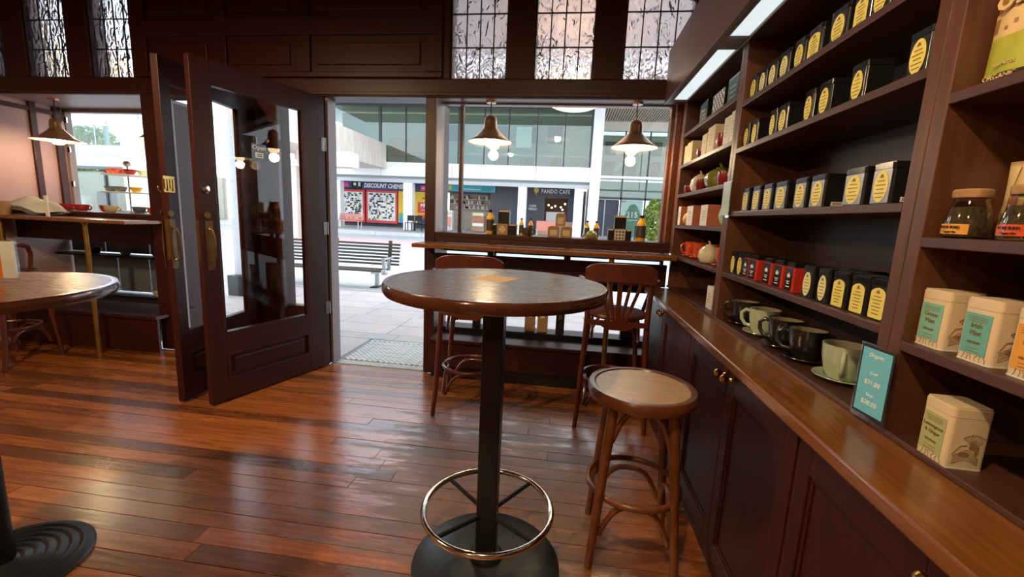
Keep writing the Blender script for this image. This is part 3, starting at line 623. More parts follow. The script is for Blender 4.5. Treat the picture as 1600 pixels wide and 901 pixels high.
tins('lowest tin shelf', 'tea tins, lowest shelf', 1.0875, [(2.156, 2.098), (2.081, 2.013), (2.008, 1.949), (1.946, 1.873), (1.807, 1.744), (1.718, 1.656), (1.629, 1.575), (1.516, 1.453), (1.429, 1.371), (1.353, 1.285), (1.27, 1.202), (1.195, 1.127)],
     [P_OV]*2+[P_RED]*5+[P_PALE]*2+[P_TALL]*3, [OVD]*2+['red sided tea tin with dark crested front']*5+['black tea tin with pale oval label']*2+['black tea tin with tall yellow arched label']*3)
tins('shelf below the top row', 'black tea tins, third shelf', 1.6625, [(2.209-.02, 2.151-.02), (2.105, 2.042), (1.931, 1.875), (1.857, 1.785), (1.672, 1.612), (1.584, 1.515), (1.423, 1.356), (1.209, 1.141)], P_OV, OVD)
tins('highest row', 'black tea tins, top shelf', 1.8665, [(2.185, 2.110), (2.094, 2.02), (2.005, 1.927), (1.909, 1.829), (1.799, 1.72), (1.708, 1.618), (1.578, 1.485), (1.462, 1.389), (1.382, 1.313)], [P_OV, P_PALE, P_PALE, P_PALE, P_OV, P_TALL, P_OV, P_TALL, P_OV],
     [OVD, 'black tea tin with pale oval label', 'black tea tin with pale oval label', 'black tea tin with pale oval label', OVD, 'black tea tin with tall yellow label', OVD, 'black tea tin with tall yellow label', OVD])
for i, y in enumerate((1.48, 1.41)):
    P_OV.put('tea_tin', 'dark tea tin in the second row behind the pale oval tins, '+('left' if i == 0 else 'right')+' one', 'tin', (.90, y, 1.0875), 0, 'tea tins in the back row')

def carton(name, label, x, y, z, d, w, h, m, front=None, parts=None, group=None, rz=0.):
    t = thing(name, label, 'box', (x, y, z), rz, group)
    box(-d/2, d/2, -w/2, w/2, .0005, h).obj('body', m, t, .0015)
    if front:
        fo = box(-d/2-.0009, -d/2, -w/2+.003, w/2-.003, .003, h-.004).obj('front_label', front, t)
        pr = B()
        for k in range(4): pr.box(-d/2-.0015, -d/2-.0009, -w*.25, w*.25*(1 if k % 2 else .6), h*(.3+.12*k), h*(.3+.12*k)+.003)
        pr.obj('label_print', SKETCH, fo)
    return t
# top shelf of the window unit
for i, (a, b, m) in enumerate(((3.0, 2.85, TEALBX), (2.75, 2.56, PATT), (2.51, 2.36, TEALBX))):
    t = carton('gift_box', ('dark teal gift box nearest the window on the top shelf', 'black and white patterned gift box on the top shelf', 'dark teal gift box beside the upright on the top shelf')[i], .85, (a+b)/2, 1.921, .14, a-b, .135 if i != 1 else .12, TINB, None, None, 'gift boxes on the top shelf')
    d = box(-.0712, -.0702, -(a-b)/2+.004, (a-b)/2-.004, .004, .125 if i != 1 else .115).obj('front_panel', m if m != PATT else WHT, t)
    if m == PATT:
        pr = B()
        for p in range(9):
            for q in range(6):
                if (p+q) % 2: pr.box(-.0718, -.0712, -(a-b)/2+.006+.0195*p, -(a-b)/2+.0245+.0195*p, .006+.018*q, .023+.018*q)
        pr.obj('check_print', INKB, d)
    else:
        pr = B()
        for k in range(3): pr.box(-.0718, -.0712, -.04, .04, .03+.025*k, .034+.025*k)
        pr.obj('label_print', MINT, d)
# fourth shelf: cream boxes
for i, (a, b, m, h, dd, w) in enumerate(((3.232, 3.17, CREAM, .125, .12, 'slim cream box at the window end of the fourth shelf'), (3.162, 3.04, CREAM, .135, .20, 'deep cream box second from the window on the fourth shelf'),
        (2.83, 2.74, CREAM, .125, .14, 'slim kraft box in the middle of the fourth shelf'), (2.725, 2.60, CREAM, .145, .2, 'deep kraft box in the middle of the fourth shelf'), (2.455, 2.37, WHT, .14, .12, 'white printed box, left of the pair by the upright'), (2.36, 2.275, WHT, .15, .12, 'white printed box touching the upright on the fourth shelf'))):
    carton('tea_box', w, .765+dd/2, (a+b)/2, 1.7125, dd, a-b, h, m, m if m != WHT else PATT, None, 'boxes on the fourth shelf')
def cup(r=.03, h=.06): return [(0, 0), (r*.6, 0), (r*.75, h*.1), (r, h*.55), (r*.95, h), (r*.85, h), (r*.88, h*.55), (r*.5, h*.15), (0, h*.12)]
for i, (x, y, z, s) in enumerate(((.79, 2.905, 1.7125, .9), (.79, 2.52, 1.7125, 1.15), (.785, 3.115, 1.5125, .8), (.80, 2.88, 1.5125, 1.1), (.80, 2.47, 1.5125, 1.1))):
    o = B().lathe(cup(.034*s, .068*s), 24).obj('tea_cup', BURG, None, 0, (x, y, z)); tag(o, ('small burgundy cup left of the kraft boxes', 'burgundy cup right of the kraft boxes', 'tiny burgundy cup at the window end of the teapot shelf', 'burgundy cup between the ivory and olive teapots', 'burgundy cup right of the olive teapot')[i], 'cup', 'burgundy cups on the window unit')
def pot(label, x, y, z, r, m, rz=PI, stalk=True, ribs=0, body=None, name='teapot', tall=1., spout=True):
    t = thing(name, label, name.split('_')[-1], (x, y, z), rz, 'round teapots and jars on the window unit'); h = r*1.7*tall
    pf = body or [(0, 0.001), (r*.55, .001), (r*.85, h*.14), (r, h*.42), (r*.9, h*.72), (r*.6, h*.93), (r*.3, h), (0, h)]
    bb = B()
    if ribs:
        n = 48; v = []; f = []; k = len(pf)
        for i in range(n):
            a = 2*PI*i/n; q = 1-.06*abs(math.cos(a*ribs/2))**6
            for (rr_, z_) in pf: v.append((rr_*q*math.cos(a), rr_*q*math.sin(a), z_))
        for i in range(n):
            for j in range(k-1): f.append((i*k+j, ((i+1) % n)*k+j, ((i+1) % n)*k+j+1, i*k+j+1))
        bb.add(v, f, True)
    else: bb.lathe(pf, 32)
    bb.obj('body', m, t)
    l = B().lathe([(r*.38, h*.985), (r*.34, h*1.03), (r*.1, h*1.07), (0, h*1.07)], 20).obj('lid', m, t)
    if stalk: B().tube([(0, 0, h*1.06), (r*.04, 0, h*1.16), (r*.14, 0, h*1.24)], [r*.10, r*.08, r*.09], 8).obj('lid_knob', m, l)
    if spout: B().tube([(0, r*.8, h*.35), (0, r*1.15, h*.55), (0, r*1.32, h*.8)], [r*.22, r*.16, r*.11], 10).obj('spout', m, t)
    if spout: B().tube([(0, -r*.8, h*.75), (0, -r*1.25, h*.75), (0, -r*1.35, h*.5), (0, -r*1.15, h*.28), (0, -r*.85, h*.28)], r*.09, 8).obj('handle', m, t)
    return t
pot('small ivory round teapot at the window end of the teapot shelf', .83, 3.0, 1.5125, .066, IVORY)
pot('large olive ribbed round teapot in the middle of the teapot shelf', .845, 2.67, 1.5125, .088, OLIVE, ribs=10, spout=False, tall=.78)
pot('ivory round teapot beside the upright on the teapot shelf', .855, 2.36, 1.5125, .075, IVORY, tall=.95, spout=False)
for i, (a, b, w) in enumerate(((3.23, 3.16, 'window end'), (3.0, 2.86, 'middle'), (2.70, 2.57, 'right'))):
    carton('mug_box', 'terracotta gift box with pale front at the %s of the second shelf' % w, .85, (a+b)/2, 1.3005, .17, a-b, .13-.004*i, TERRA, WHT, None, 'terracotta boxes on the second shelf')
pot('mustard round teapot between terracotta boxes', .815, 3.075, 1.3005, .055, MUST, spout=False)
pot('pale green round jar beside the upright on the second shelf', .85, 2.40, 1.3005, .078, MINT, spout=False, stalk=False, name='storage_jar')
def mug(name, label, x, y, z, r, h, m, mi, rz, group, sau=True, saur=None, cat='mug'):
    t = thing(name, label, cat, (x, y, z), rz, group); z0 = .012 if sau else .0
    b = B().lathe([(0, z0+.001), (r*.62, z0+.001), (r*.80, z0+h*.18), (r*.95, z0+h*.6), (r, z0+h), (r*.94, z0+h), (r*.89, z0+h*.6)], 36, cap=False).obj('body', m, t)
    B().lathe([(r*.94, z0+h-.0005), (r*.885, z0+h*.6), (r*.72, z0+h*.2), (0, z0+h*.14)], 36, cap=False).obj('inside', mi, b)
    B().tube([(r*.9, 0, z0+h*.80), (r*1.25, 0, z0+h*.86), (r*1.55, 0, z0+h*.70), (r*1.52, 0, z0+h*.45), (r*1.25, 0, z0+h*.24), (r*.80, 0, z0+h*.22)], [r*.10, r*.11, r*.11, r*.11, r*.11, r*.12], 10, flat=1.2).obj('handle', m, t)
    return t
def saucer(label, x, y, z, r, m, group):
    o = B().lathe([(0, .0005), (r*.55, .0005), (r*.6, .004), (r, .016), (r*.99, .018), (r*.6, .0085), (r*.3, .008), (0, .008)], 40).obj('saucer', m, None, 0, (x, y, z)); return tag(o, label, 'saucer', group)
for i, (x, y, m, rz, w) in enumerate(((.842, 2.095, 'b', PI*.8, 'furthest black cup against the upright'), (.845, 1.905, 'g', PI*.75, 'sage green cup between black cups'), (.845, 1.722, 'b', PI*.75, 'black cup right after the far sage cup'), (.845, 1.566, 'b', PI*.78, 'large black cup left of the near sage cup'), (.852, 1.375, 'g', -PI*.68, 'sage green cup beside the blue price card'))):
    saucer('saucer under the '+w, x, y, 0.8535, .0765, GRN if m == 'g' else BKG, 'saucers under the large cups')
    mug('tea_cup', w, x, y, .8515+.0105, .060, .105, GRN if m == 'g' else BKG, GRNI if m == 'g' else BKI, rz, 'large cups on the counter shelf', False, None, 'cup').location.z = .8622
for i, (x, y, w) in enumerate(((.82, 3.01, 'furthest'), (.83, 2.865, 'second'), (.87, 2.72, 'third, behind the ivory gourd pot'), (.812, 2.365, 'fourth, touching the upright'))):
    saucer('orange red saucer, %s on the mug shelf' % w, x, y, 1.0905, .06, REDG, 'orange saucers on the mug shelf')
    mug('mug', 'orange red mug, %s on the mug shelf' % w, x, y, 1.0990, .042, .095, REDG, REDG, PI*(.95 if i < 3 else .6), 'orange mugs on the mug shelf', False)
pot('ivory gourd shaped pot with tall stalk in front of the orange mugs', .80, 2.575, 1.0905, .058, IVORY, ribs=6, name='gourd_pot', spout=False, tall=1.05)
t = carton('leaflet_box', 'small white printed box under the mug shelf by the upright', .805, 2.44, .8535, .04, .085, .125, WHT, WHT)
# price cards
def card(label, x, y, z, w, h, m, rz, lines, tilt=0.):
    t = thing('price_card', label, 'card', (x, y, z), rz); t.rotation_euler = (0, tilt, rz)
    box(-.0015, .0015, -w/2, w/2, 0, h).obj('acrylic_holder', ACR, t)
    bb = box(-.0024, -.0016, -w/2+.006, w/2-.006, .012, h-.004).obj('card_border', INKB if lines else MINT, t)
    box(-.0032, -.0025, -w/2+.011, w/2-.011, .018, h-.010).obj('card_face', m, bb)
    for (s, sz, zz) in lines: text(s, sz, INKW, bb, (-.0036, 0, zz), '-x')
    return t
card('blue price card in a clear holder clipped in front of the upright', .725, 1.055, .864, .102, .182, CARDB, .12, [('Organic', .013, .157), ('Small', .010, .115), ('$31.00', .016, .092), ('Large', .009, .064), ('$38.00', .016, .044)])
card('pale green price card hung on the upright beside the teapots', .741, 2.225, 1.345, .11, .172, MINT, 0, [])
# cream octagonal tea tins
def tea_tin(label, x, y, z, s, lab, lines, rz=0.):
    t = thing('square_tea_tin', label, 'tin', (x, y, z), rz, 'cream printed tea tins'); h = .122*s; w = .0345*s; ch = .009*s
    oc = [(-w+ch*.35, -w), (w-ch, -w), (w, -w+ch), (w, w-ch), (w-ch, w), (-w+ch, w), (-w, w-ch), (-w, -w+ch*.35)]
    def rnd(k):
        P = []
        for cx, cy, a0 in ((-1, -1, PI), (1, -1, 1.5*PI), (1, 1, 0), (-1, 1, .5*PI)):
            for i in range(6):
                a = a0+i*PI/10; P.append((cx*(w-ch)+ch*k*math.cos(a)+cx*(ch*(1-k))*0, cy*(w-ch)+ch*k*math.sin(a)))
        return P
    bd = B().prism(rnd(1.0), 'z', .001, h*.83, True).obj('body', TEA, t)
    B().prism(rnd(1.06), 'z', .0, .003).obj('base_rim', WHT, t)
    B().prism(rnd(1.04), 'z', h*.835, h*.97, True).prism(rnd(.85), 'z', h*.97, h).obj('lid', TEA, t)
    lb = box(-w-.0012, -w-.0002, -w+ch*.95, w-ch*.95, .016*s, h*.76).obj('label', lab, t)
    for (st, sz, zz) in lines: text(st, sz*s, INK, lb, (-w-.0016, 0, zz*s), '-x')
    pr = B()
    for k in range(3): pr.box(-w-.0016, -w-.0012, -w*.55, w*.55, h*.70-.004*k, h*.70-.004*k+.0012)
    for k in range(2): pr.box(-w-.0016, -w-.0012, -w*.4, w*.4, .026*s-.006*k, .0272*s-.006*k)
    pr.obj('label_print', INK, lb)
    # botanical line drawing on front edges, lid and on the side facing the room
    bo = B(); rn = random.Random(len(label))
    for k in range(7):
        yy = -w*.8+w*1.6*k/6; bo.tube([(-w-.001, yy, .003), (-w-.001, yy+.003*math.sin(k), .010*s), (-w-.001, yy+.004*math.cos(k*2), .0155*s)], .00045, 5)
    for k in range(9):
        a = .25*PI+.5*PI*k/8; c0 = (.008*s, .046*s); L_ = .025*s
        bo.tube([(c0[0]+.006*math.cos(a), -w-.0006, c0[1]+.006*math.sin(a)), (c0[0]+L_*.6*math.cos(a)+.003, -w-.0006, c0[1]+L_*.6*math.sin(a)), (c0[0]+L_*math.cos(a), -w-.0006, c0[1]+L_*math.sin(a))], [.0005, .0008, .0004], 5)
    bo.tube([(c0[0]+.025*s*math.cos(q*.1*PI*.5+.25*PI), -w-.0006, c0[1]+.025*s*math.sin(q*.1*PI*.5+.25*PI)) for q in range(11)], .0009, 5)
    for k in range(5): bo.tube([(-.022*s, -w-.0006, .012*s+.004*k), (.0, -w-.0006, .022*s+.005*k), (.021*s, -w-.0006, .012*s+.003*k)], .0006, 5)
    bo.tube([(-.024*s, -w-.0006, .03*s), (-.014*s, -w-.0006, .048*s), (-.002*s, -w-.0006, .05*s)], .0011, 5)
    stuff(bo.obj('botanical_drawing', SKETCH, bd))
    bl = B()
    for (px, pz, rx, rz_) in ((.008, .046, .006, .006), (-.004, .030, .009, .005), (.016, .04, .004, .010)): bl.prism(ell(px*s, pz*s, rx*s, rz_*s, 14), 'y', -w-.0006, -w-.0001)
    bl.obj('flower_print', BAGBR, bd)
    return t
tea_tin('cream tea tin with mint green label, leftmost on the shelf', .806, .997, 1.0685, 1.0, LTEAL, [('Green', .0135, .070), ('Mint', .0135, .056), ('ORGANIC', .0062, .038)])
tea_tin('cream tea tin with deep teal label, between mint and orange labelled tins', .806, .893, 1.0685, 1.0, LTEAL2, [('Irish', .0135, .070), ('Mist', .0135, .056), ('ORGANIC', .0062, .038)])
tea_tin('cream tea tin with orange label at the right edge of the picture', .806, .795, 1.0685, 1.0, LORA, [('Chai', .0135, .062), ('ORGANIC', .0062, .036)])
tea_tin('cream tea tin with sage label alone on the bottom shelf', .792, .918, .8535, 1.03, LSAGE, [('Lemongrass', .0098, .068), ('& Ginger', .0098, .056), ('ORGANIC', .0062, .038)], -.03)
# tea jars
def jar(label, x, y, z, txt, m):
    t = thing('tea_jar', label, 'jar', (x, y, z), 0, 'glass jars of loose tea', (.74, .74, 1))
    B().lathe([(0, .001), (.044, .001), (.048, .006), (.0475, .03), (.040, .062), (.034, .074), (.036, .08)], 32, cap=False).obj('glass', JARG, t)
    B().lathe([(0, .004), (.043, .004), (.0455, .01), (.045, .032), (.037, .061), (0, .064)], 28).obj('loose_tea', TEALEAF, t)
    B().lathe([(0, .0805), (.038, .0805), (.040, .084), (.040, .094), (.037, .097), (0, .097)], 28).obj('cork_lid', CORK, t)
    lb = B(); P = []; n = 8
    for k in range(n+1):
        a = PI+.25+(-.75+1.5*k/n); P.append((.0492*math.cos(a), .0492*math.sin(a)))
    Q = [(p[0]*.985, p[1]*.985) for p in reversed(P)]
    o = lb.prism(P+Q, 'z', .008, .028).obj('label', m, t)
    a = PI+.25
    text(txt, .0075, INKB, o, (.0505*math.cos(a), .0505*math.sin(a), .0215), '-x').rotation_euler = (PI/2, 0, a+PI/2)
    text('Organic Chai', .0055, INKB, o, (.0505*math.cos(a), .0505*math.sin(a), .0125), '-x').rotation_euler = (PI/2, 0, a+PI/2)
    return t
jar('glass jar of loose tea with orange label and cork lid', .795, .990, 1.2985, 'INDIA BLEND', LORA)
jar('second glass tea jar, cut off by the right edge of the picture', .795, .872, 1.2985, 'ROSE BLEND', REDG)
def bag(label, x, y, z, w, h, d, m, rz, group):
    t = thing('stand_up_bag', label, 'bag', (x, y, z), rz, group); v = []; f = []; nx, nz = 12, 14
    for side in (-1, 1):
        for j in range(nz+1):
            q = j/nz
            for i in range(nx+1):
                p = i/nx*2-1; bul = d*(1-p*p)**.6*(1-q)**.45*(.35+.65*min(1, q*6+.3))+.0015+.0025*math.sin(7*p+9*q)*(1-abs(p))
                v.append((side*bul, p*w*(1-.04*math.sin(PI*q)), .001+h*q))
    k = (nx+1)*(nz+1)
    for sd in range(2):
        for j in range(nz):
            for i in range(nx):
                a = sd*k+j*(nx+1)+i; q = (a, a+1, a+nx+2, a+nx+1); f.append(q if sd else q[::-1])
    for j in range(nz):
        for i in (0, nx):
            a = j*(nx+1)+i; f.append((a, a+nx+1, k+a+nx+1, k+a))
    for i in range(nx): f.append((i, i+1, k+i+1, k+i)); f.append((nz*(nx+1)+i, k+nz*(nx+1)+i, k+nz*(nx+1)+i+1, nz*(nx+1)+i+1))
    B().add(v, f, True).obj('pouch', m, t)
    def patch(nm, pm, pts, off=.0016):
        V = []; F = []; n = 10
        for (q0, q1, fn0, fn1) in pts:
            o = len(V)
            for jj in range(7):
                for i in range(n+1):
                    p = fn0+(fn1-fn0)*i/n; q = q0+(q1-q0)*jj/6
                    bul = d*(1-p*p)**.6*(1-q)**.45*(.35+.65*min(1, q*6+.3))+.0015+.0025*math.sin(7*p+9*q)*(1-abs(p))
                    V.append((-bul-off, p*w*(1-.04*math.sin(PI*q)), .001+h*q))
            for jj in range(6):
                for i in range(n): a = o+jj*(n+1)+i; F.append((a, a+1, a+n+2, a+n+1))
        return B().add(V, F, True).obj(nm, pm, t)
    return t, patch
t, pa = bag('printed snack pouch with green and cream front on the top right shelf', .812, .966, 1.5885, .062, .20, .024, BAGBR, .12, None)
pa('green_print', BAGGR, [(.10, .44, -.97, .97)]); pa('cream_print', BAGCR, [(.44, .68, -.97, .97)]); pa('dark_band', BAGDK, [(.03, .10, -.97, .97)], .0018); pa('seed_print', BAGBR, [(.53, .57, .1, .2), (.58, .61, -.15, -.05), (.50, .53, .35, .45), (.50, .63, .72, .93)], .0024)
for (st, sz, pz, py, m) in (('ORGANIC', .0125, .014, .012, BAGCR), ('100 PIECES', .008, .036, .008, BAGCR)):
    text(st, sz, m, t, (-.0278, py, pz), '-x')
hl = text('O', .034, BAGCR, t, (-.0235, .030, .149), '-x', bold=.002)
text('FOREST', .011, BAGCR, t, (-.0245, -.010, .154), '-x', bold=.0006); text('ENERGY', .011, BAGCR, t, (-.0245, -.010, .143), '-x', bold=.0006)
t, pa = bag('orange brown paper pouch with twig print behind the glass jars', .885, .972, 1.2985, .052, .155, .026, BAGCR, .1, None)
pa('brown_print', BAGBR, [(.05, .34, -.9, .9)]); pa('leaf_print', TERRA, [(.36, .62, .15, .38), (.42, .52, -.5, -.1)], .0022); pa('twig_print', BAGDK, [(.34, .92, .42, .45), (.55, .57, -.6, .4)], .0026)

# ------------------------------------------------------------------ goods on the window ledges
def bottle(label, x, y, z, h, r, group):
    t = thing('juice_bottle', label, 'bottle', (x, y, z), 0, group)
    B().lathe([(0, .001), (r, .001), (r*1.02, .006), (r*1.02, h*.62), (r*.9, h*.70), (r*.5, h*.82), (r*.42, h*.86), (r*.42, h*.90), (0, h*.90)], 24).obj('juice', JUICE, t)
    B().lathe([(r*1.05, h*.14), (r*1.05, h*.60)], 24, cap=False).obj('label', KRAFTD, t)
    B().lathe([(0, h*.901), (r*.5, h*.901), (r*.5, h), (0, h)], 18).obj('cap', BLK, t)
    return t
LG_ = 1.1655
for x, h, r, w in ((-.628, .19, .030, 'tall juice bottle standing left of the stacked black tins'), (.553, .195, .034, 'tall juice bottle at the right end of the window ledge'), (-.377, .135, .018, 'small juice bottle, left of the pair behind the dark cup'), (-.303, .135, .018, 'small juice bottle, right of the pair behind the dark cup'), (.144, .138, .020, 'small juice bottle, left of the pair behind the green cup'), (.216, .138, .021, 'small juice bottle, right of the pair behind the green cup')):
    bottle(w, x*.985, 3.425 if h < .15 else 3.40, LG_, h, r, 'juice bottles on the window ledge')
def dbox(label, x, z, w, h, kind):
    t = thing('gift_tin', label, 'tin', (x*.985, 3.41, z), 0, 'tins on the window ledge')
    box(-w/2, w/2, -.035, .035, .0005, h).obj('body', TINB if kind == 'b' else KRAFT, t, .002)
    if kind == 'b': box(-w/2+.004, w/2-.004, -.0365, -.0355, h*.86, h*.98).obj('lid_edge', CREAM, t)
    pr = B()
    if kind == 'd':
        for s in (1, .55): pr.prism([(0, h*.5-h*.38*s), (w*.36*s, h*.5), (0, h*.5+h*.38*s), (-w*.36*s, h*.5)], 'y', -.0365-.0004*(s < 1), -.0355)
        pr.obj('diamond_print', CREAM, t)
    if kind == 'g':
        for i in range(3):
            for j in range(3): pr.prism(ell(-w*.28+w*.28*i, h*.2+h*.28*j, .008, .008, 10), 'y', -.0365, -.0355)
        box(-w/2+.003, w/2-.003, -.0358, -.035, .004, h-.004).obj('front_panel', PATT, t); pr.obj('dot_print', KRAFTD, t)
    if kind == 'k':
        pr.box(-w*.3, w*.3, -.0365, -.0355, h*.2, h*.75); pr.obj('front_print', CREAM, t)
        B().prism([(-w/2, h), (w/2, h), (w*.3, h+.010), (-w*.3, h+.010)], 'y', -.035, .035).obj('folded_top', KRAFT, t)
for a in (('black gift tin stacked on the diamond patterned tin', -.516, LG_+.0865, .088, .105, 'b'), ('narrow black gift tin left of the diamond patterned tin', -.586, LG_, .034, .085, 'b'), ('kraft gift tin with diamond pattern, bottom of its stack', -.524, LG_, .086, .085, 'd'), ('black gift tin right of the diamond patterned tin', -.444, LG_, .066, .085, 'b'),
          ('brown carton stacked on top of two cartons', -.066, LG_+.0865, .076, .088, 'k'), ('brown carton, lower left of the three', -.116, LG_, .09, .075, 'k'), ('brown carton, lower right of the three', -.016, LG_, .09, .075, 'k'),
          ('black gift tin stacked on the dotted tin', .392, LG_+.0865, .086, .1, 'b'), ('narrow black gift tin left of the dotted tin', .326, LG_, .042, .085, 'b'), ('cream dotted gift tin between black tins', .394, LG_, .084, .085, 'g'), ('narrow black gift tin right of the dotted tin', .460, LG_, .042, .085, 'b')): dbox(*a)
mug('tea_cup', 'dark olive cup in front of the left pair of small bottles', -.318, 3.36, LG_+.001, .042, .062, KRAFTD, BKI, 0, 'cups on the window ledge', False, None, 'cup')
pot('olive green lidded pot in front of the right pair of small bottles', .175, 3.36, LG_, .042, OLIVE, 0, False, 0, None, 'lidded_pot', .9, False)
for i, (x, w, h, m) in enumerate(((-.27, .085, .30, KRAFT), (-.165, .085, .30, KRAFT), (-.02, .07, .30, TINB), (-.72, .07, .2, TINB), (.52, .11, .22, TINB))):
    t = thing('paper_bag', ('kraft bag, left of the pair seen under the table top', 'kraft bag, right of the pair seen under the table top', 'black bag right of the kraft bags below the counter', 'black bag at the doorway end of the display shelf', 'black bag on the display shelf near the cabinets')[i], 'bag', (x, 3.50, .3755), 0, 'bags on the low display shelf')
    box(-w/2, w/2, -.03, .03, 0, h).obj('body', m, t, .004); box(-w*.2, w*.2, -.0312, -.0305, h*.4, h*.6).obj('front_label', WHT if m == KRAFT else KRAFTD, t)
# left ledge: cups, cake stand, newspapers
for i, (x, y, m, w) in enumerate(((-4.63, 3.50, REDM, 'red cup beside the newspapers'), (-4.42, 3.46, REDM, 'red cup left of the cake stand'), (-4.27, 3.55, REDM, 'red cup behind the tan cup'), (-4.13, 3.47, CREAM, 'tan cup under the cake stand'), (-3.96, 3.58, GREYB, 'grey cup under the cake stand'), (-3.72, 3.50, REDG, 'orange red cup beside the door post'))):
    mug('tea_cup', w+' on the left ledge', x, y, 1.1915, .052, .058, m, m, .2, 'cups on the left window ledge', False, None, 'cup')
t = thing('cake_stand', 'three tier cake stand with small bowls in the left bay window', 'stand', (-4.18, 3.70, 1.1905), 0)
B().tube([(0, 0, .0), (0, 0, .45)], .008, 10).obj('rod', CHROME, t); B().lathe([(.02, .43), (.035, .455), (.02, .478), (0, .482)], 16).obj('finial', CHROME, t)
for z, r in ((.008, .10), (.18, .20), (.34, .19)): B().lathe([(0, z), (r, z), (r+.005, z+.008), (r, z+.01), (0, z+.005)], 40).obj('tier_plate', INKW, t)
for i, (a, z, rr_, m) in enumerate([(2.6, .34, .12, REDG), (3.6, .34, .12, REDG), (4.7, .34, .10, REDG), (5.7, .34, .12, BURG), (.3, .34, .13, MINT), (2.9, .18, .13, GREYB), (3.9, .18, .13, GREYB), (5.0, .18, .12, GREYB), (5.9, .18, .14, MUST)]):
    o = B().lathe([(0, .001), (.026, .001), (.048, .04), (.05, .05), (.045, .05), (.024, .008), (0, .007)], 20).obj('small_bowl', m, None, 0, (-4.18+rr_*math.cos(a), 3.70+rr_*math.sin(a), 1.1905+z+.0072)); tag(o, '%s small bowl on the %s tier of the cake stand, %s around it' % ({REDG: 'orange red', BURG: 'burgundy', MINT: 'pale green', GREYB: 'grey', MUST: 'mustard'}[m], 'top' if z > .3 else 'middle', ORD[i]), 'bowl', 'bowls on the cake stand')
t = thing('newspaper', 'rumpled newspapers draped over a rack at the left end of the counter', 'newspaper', (-4.62, 3.155, 1.146), .0)
for q in range(3):
    v = []; f = []; n = 14
    for i in range(n+1):
        for j in range(9):
            u = i/n; w_ = j/8; v.append((-.36+.60*u+.03*q, -.10+.24*w_, .004+.012*q+(.15-.02*q)*math.sin(PI*min(1, u*1.05+.02))**.7*(.35+.65*w_)+.008*math.sin(9*u+5*w_+q)))
    for i in range(n):
        for j in range(8): a = i*9+j; f.append((a, a+9, a+10, a+1))
    o = B().add(v, f, True).obj('sheet', PAPER, t); md = o.modifiers.new('thick', 'SOLIDIFY'); md.thickness = .002; md.offset = 1
tag(box(-.016, .016, -.005, .005, 0, .17).obj('white_stick', INKW, None, .002, (-4.27, 3.08, 1.1455)), 'upright white strip at the end of the newspapers', 'strip')
o = B().lathe([(0, 0), (.035, 0), (.043, .11), (.04, .11), (.033, .006), (0, .005)], 24).obj('paper_cup', KRAFT, None, 0, (-4.60, 3.02, 1.1455)); tag(o, 'brown paper cup beside the newspapers on the left counter', 'cup')
for i, (x, z) in enumerate(((-4.62, .776), (-4.28, .776), (-3.93, .776), (-3.72, .776), (-3.95, .386), (-3.70, .386))):
    m = (TINB, GREYB, BURG, CREAM, CREAM, CREAM)[i]
    o = B().lathe([(0, 0), (.03, 0), (.055, .05), (.05, .05), (.026, .006), (0, .006)], 20).obj('small_bowl', m, None, 0, (x, 3.69, z)); tag(o, '%s small bowl on the %s display shelf below the left counter, %s' % (('black', 'grey', 'burgundy', 'cream', 'cream', 'cream')[i], 'upper' if i < 4 else 'lower', ('first', 'second', 'third', 'last by the post', 'further left', 'nearer the post')[i]), 'bowl', 'bowls on the left display shelves')

# ------------------------------------------------------------------ street
pv = sroot('pavement', 'pale paved footpath outside the doorway')
box(-40, 20, 3.5, 7.1, -.12, -.03).obj('bedding', GROUT, pv)
box(-1.96, -1.10, 3.31, 4.1, -.03, -.009).obj('doorstep_bed', GROUT, pv)
mb = B()   # small mosaic tiles: herringbone field with a border course
tw, tl = .036, .075
import itertools
for i in range(-30, 40):
    for j in range(-30, 40):
        # diagonal running tiles
        cx = -1.53+(i*tl+ (j % 2)*tl/2)*.7071-(j*tw)*.7071; cy = 3.75+(i*tl+(j % 2)*tl/2)*(-.7071)-(j*tw)*.7071
        if -1.93 < cx < -1.15 and 3.47 < cy < 4.04:
            u = Vector((.7071, -.7071, 0)); w_ = Vector((.7071, .7071, 0)); c0 = Vector((cx, cy, 0)); P = []
            for (a, b) in ((-1, -1), (1, -1), (1, 1), (-1, 1)):
                p = c0+u*a*(tl/2-.0025)+w_*b*(tw/2-.0025); P.append((p.x, p.y))
            mb.prism(P, 'z', -.009, -.002+.001*math.sin(i*3+j*5))
for k in range(20):
    x0 = -1.95+k*.042
    for y0 in (3.36, 4.045):
        mb.prism([(x0, y0), (x0+.034, y0), (x0+.06, y0+.05), (x0+.026, y0+.05)], 'z', -.009, -.002)
    mb.box(x0, x0+.038, 3.415, 3.44, -.009, -.002)
stuff(mb.obj('mosaic_tiles', MOS, pv))
for k in range(9): box(-4.6+k*.72, -4.6+k*.72+.712, 4.105, 4.297, -.03, 0).obj('border_stone', PAVEG, pv)
box(-4.6, -1.965, 3.5, 4.1, -.03, -.002).obj('paving_slab', PAVE, pv); box(-1.095, 2.5, 3.66, 4.1, -.03, -.002).obj('paving_slab', PAVE, pv)
for j in range(6):
    for k in range(11):
        x0 = -6.2+k*.72+(0, .0, .1, .0, .06, .0)[j]; box(x0+.004, x0+.716, 4.30+.39*j+.004, 4.30+.39*j+.386, -.03, random.uniform(-.002, .001)).obj('paving_slab', PAVE, pv)
for k in range(9): box(-8.4+k*1.2+.004, -8.4+k*1.2+1.196, 6.66, 7.08, -.03, .0).obj('border_stone', CBEAM if 0 else PAVEG, pv)
box(-40, 20, 7.1, 12.5, -.12, -.005).obj('concrete_apron', CONC, pv)
